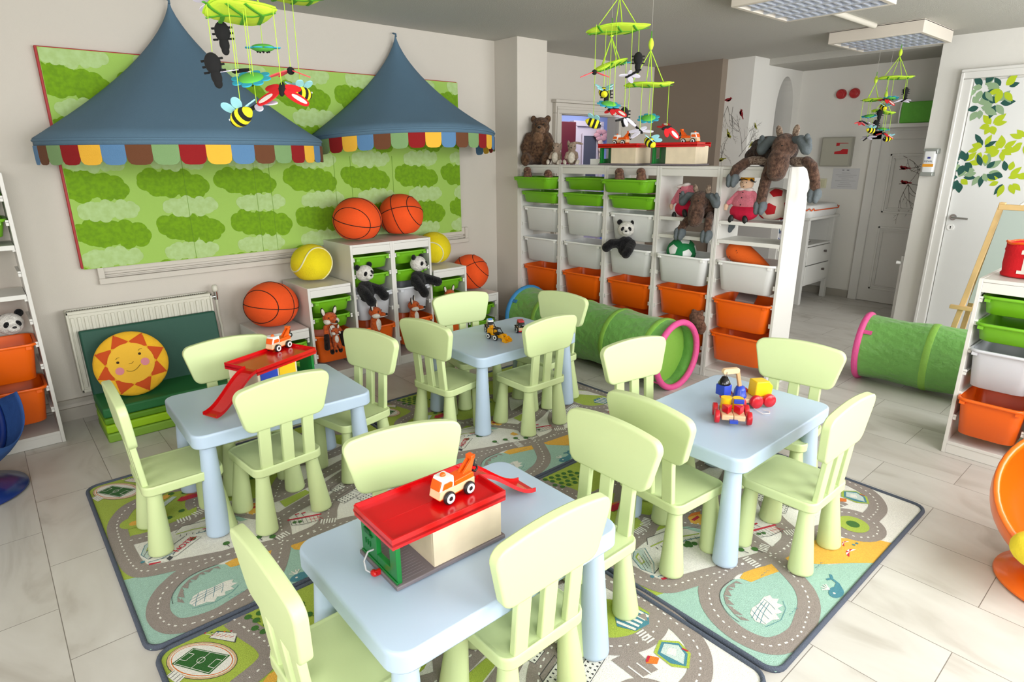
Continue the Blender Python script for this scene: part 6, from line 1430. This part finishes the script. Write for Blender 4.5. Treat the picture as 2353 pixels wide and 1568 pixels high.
mb=MB(); text_mesh(mb,'REVAL',.022,Matrix(((0,0,-1,-.0742),(-1,0,0,0),(0,1,0,.123),(0,0,0,1))),0); mb.build('label_text',mat('label_grey',(120,124,134),.7),t,weld=False)
# ================================================ RIGHT EDGE: easel, buckets
t=thing('easel','pine easel with grey board standing behind the stepped frame','easel',(1.43,-3.66,0))
def plank(mb,a,b,w_,d_):
    a,b=Vector(a),Vector(b); dd=b-a; M=Matrix.Translation(a)@Vector((0,0,1)).rotation_difference(dd.normalized()).to_matrix().to_4x4(); mb.box(-d_/2,d_/2,-w_/2,w_/2,0,dd.length,0,M)
for s in (-1,1):
    for dx in (-.01,.30):
        mb=MB(); plank(mb,(dx if dx>0 else -.10,s*.43,0),(.02+ (.02 if dx>0 else 0),s*.285,1.215),.032,.018); mb.build('leg',WOOD,t,bevel=.002)
mb=MB(); mb.box(.005,.035,-.30,.30,1.17,1.205); mb.build('top_bar',WOOD,t,bevel=.002)
mb=MB(); mb.box(-.09,-.055,-.43,.43,.50,.525); mb.build('tray_bar',WOOD,t,bevel=.002)
mb=MB(); mb.add([(.0,-.27,1.17),(.0,.27,1.17),(-.052,.335,.55),(-.052,-.335,.55),(.008,-.27,1.17),(.008,.27,1.17),(-.044,.335,.55),(-.044,-.335,.55)],[(0,1,2,3),(7,6,5,4),(0,4,5,1),(1,5,6,2),(2,6,7,3),(3,7,4,0)]); mb.build('board',mat('easel_board',(172,184,178),.6),t)
mb=MB(); mb.tube([(.02,.19,1.205),(.02,.17,1.225),(.02,.12,1.228),(.02,.10,1.205)],.009,8); mb.build('clip',TWHITE,t)
def bucket(x,y,label,cm,rim,num,nc,face):
    t=thing('fabric_bucket',label,'bucket',(x,y,.942),face,'numbered fabric buckets')
    mb=MB(); r=random.Random(1)
    mb.lathe([(.0,.002),(.086,.002),(.088,.012),(.082,.020),(.086,.060),(.085,.12),(.088,.128),(.085,.14),(.086,.165),(.080,.165),(.078,.02),(0,.02)],36,0); mb.build('bucket_body',cm,t)
    mb=MB(); mb.tube([(.085*math.cos(2*PI*i/32),.085*math.sin(2*PI*i/32),.164+.003*math.sin(i)) for i in range(32)],.006,6,closed=True); mb.build('rim_band',rim,t)
    # numeral wrapped on the front (local -x)
    mb=MB(); M0=Matrix.Identity(4); tm=MB(); 
    if num=='1':
        R_=.0878
        def q(u,v): a=PI+u/R_; return (R_*math.cos(a),R_*math.sin(a),v)
        def strip(u0,u1,v0,v1,uu0=None,uu1=None):
            n=6
            for i in range(n):
                a,b=u0+(u1-u0)*i/n,u0+(u1-u0)*(i+1)/n; mb.poly([q(a,v0),q(b,v0),q(b,v1),q(a,v1)])
        strip(-.030,.030,.022,.038); strip(-.013,.013,.038,.135); strip(-.013,.012,.135,.142); strip(-.026,-.013,.116,.135)
        strip(-.022,-.013,.135,.138)
        mb.build('numeral',nc,t,weld=False,solid=.002)
    return t
bucket(.235,-3.745,'red fabric bucket with big white number one on stepped frame',mat('bucket_red',(206,8,24),.85,bump=.3,bscale=90),TORANGE,'1',mat('numeral_white',(232,226,218),.9),math.radians(13))
bucket(.155,-3.885,'green fabric bucket beside the red numbered bucket at the edge',mat('bucket_green',(112,170,60),.85,bump=.3,bscale=90),TWHITE,'',None,0)
# ================================================ EGG CHAIRS
def egg_chair(loc,rz,label,m,hood=None,tiltv=.35,rad=.285,zc=.36):
    t=thing('swivel_egg_chair',label,'egg chair',loc,rz)
    mb=MB(); mb.lathe([(0,0.001),(.215,.001),(.226,.008),(.222,.018),(.16,.035),(.10,.055),(.075,.085),(.08,.11),(0,.115)],48); mb.build('base',m,t)
    # shell: sphere with an opening facing -x and up
    ax=Vector((-math.cos(tiltv),0,math.sin(tiltv))); q=Vector((0,0,1)).rotation_difference(ax).to_matrix().to_4x4(); M=T((0.03,0,zc))@q
    prof=[]; n=22; a0=math.radians(80)
    for i in range(n+1): a=PI-(PI-a0)*i/n; prof.append((max(rad*math.sin(a),1e-6),rad*1.05*math.cos(a)))
    inner=[(max((rad-.018)*math.sin(PI-(PI-a0)*i/n),1e-6),(rad-.018)*1.05*math.cos(PI-(PI-a0)*i/n)) for i in range(n,-1,-1)]
    rimx,rimz=prof[-1]; mid=[(rimx+.008,rimz+.004),(rimx+.004,rimz+.012),(rimx-.010,rimz+.012)]
    mb=MB(); mb.lathe(prof+mid+inner,48,0,M); mb.build('shell',m,t)
    if hood:
        mb=MB(); R2=rad+.012; vs=[]; 
        for j in range(11):
            a=math.radians(50)+math.radians(75)*j/10
            for i in range(19):
                b=math.radians(-80)+math.radians(160)*i/18
                vs.append(M@Vector((-R2*math.sin(a)*math.cos(b)*-1*-1,R2*math.sin(a)*math.sin(b),R2*1.05*math.cos(a))))
        mb.add(vs,[(j*19+i,j*19+i+1,(j+1)*19+i+1,(j+1)*19+i) for j in range(10) for i in range(18)],0,True); mb.build('fabric_hood',hood,t,solid=.004)
    return t
oc_=Vector((-.875,-4.265,0)); egg_chair((oc_.x,oc_.y,0),math.radians(15),'orange egg-shaped swivel chair at the right edge holding a yellow cushion',mat('egg_orange',(242,108,14),.28,coat=.2),None,.75,.285,.325)
bc=Vector((-3.818,-.747,0)); egg_chair((bc.x-.07,bc.y,0),math.radians(150),'dark blue egg-shaped swivel chair cut by the left edge',mat('egg_blue',(22,48,120),.3,coat=.2),mat('hood_blue',(44,84,150),.8,bump=.5,bscale=20),.35,.285,.40)
t=thing('yellow_cushion','yellow cushion lying inside the orange egg chair','cushion',tuple(at(2392,1268,2.06)),.3)
mb=MB(); mb.ell((0,0,0),(.075,.085,.065),n=24); mb.build('cushion_body',mat('cushion_yellow',(236,208,50),.9,bump=.8,bscale=22),t)
t=thing('plush_toy','small olive plush toy inside the dark blue egg chair','plush toy',(bc.x-.02,bc.y+.02,.42))
mb=MB(); mb.ell((0,0,0),(.06,.06,.055),n=20); mb.ell((.03,-.03,.05),(.035,.035,.032),n=16); mb.build('body',fur('olive_plush',(150,140,80),(110,100,54)),t,remesh=.006,weld=False)
# small dark toy on the left unit top
t=thing('small_beanbag','tiny dark red ball on top of the left storage frame','ball',(-3.50,-.25,1.459+.018))
mb=MB(); mb.ell((0,0,0),(.018,.018,.018)); mb.build('ball_body',mat('dark_red',(60,10,16),.7),t)
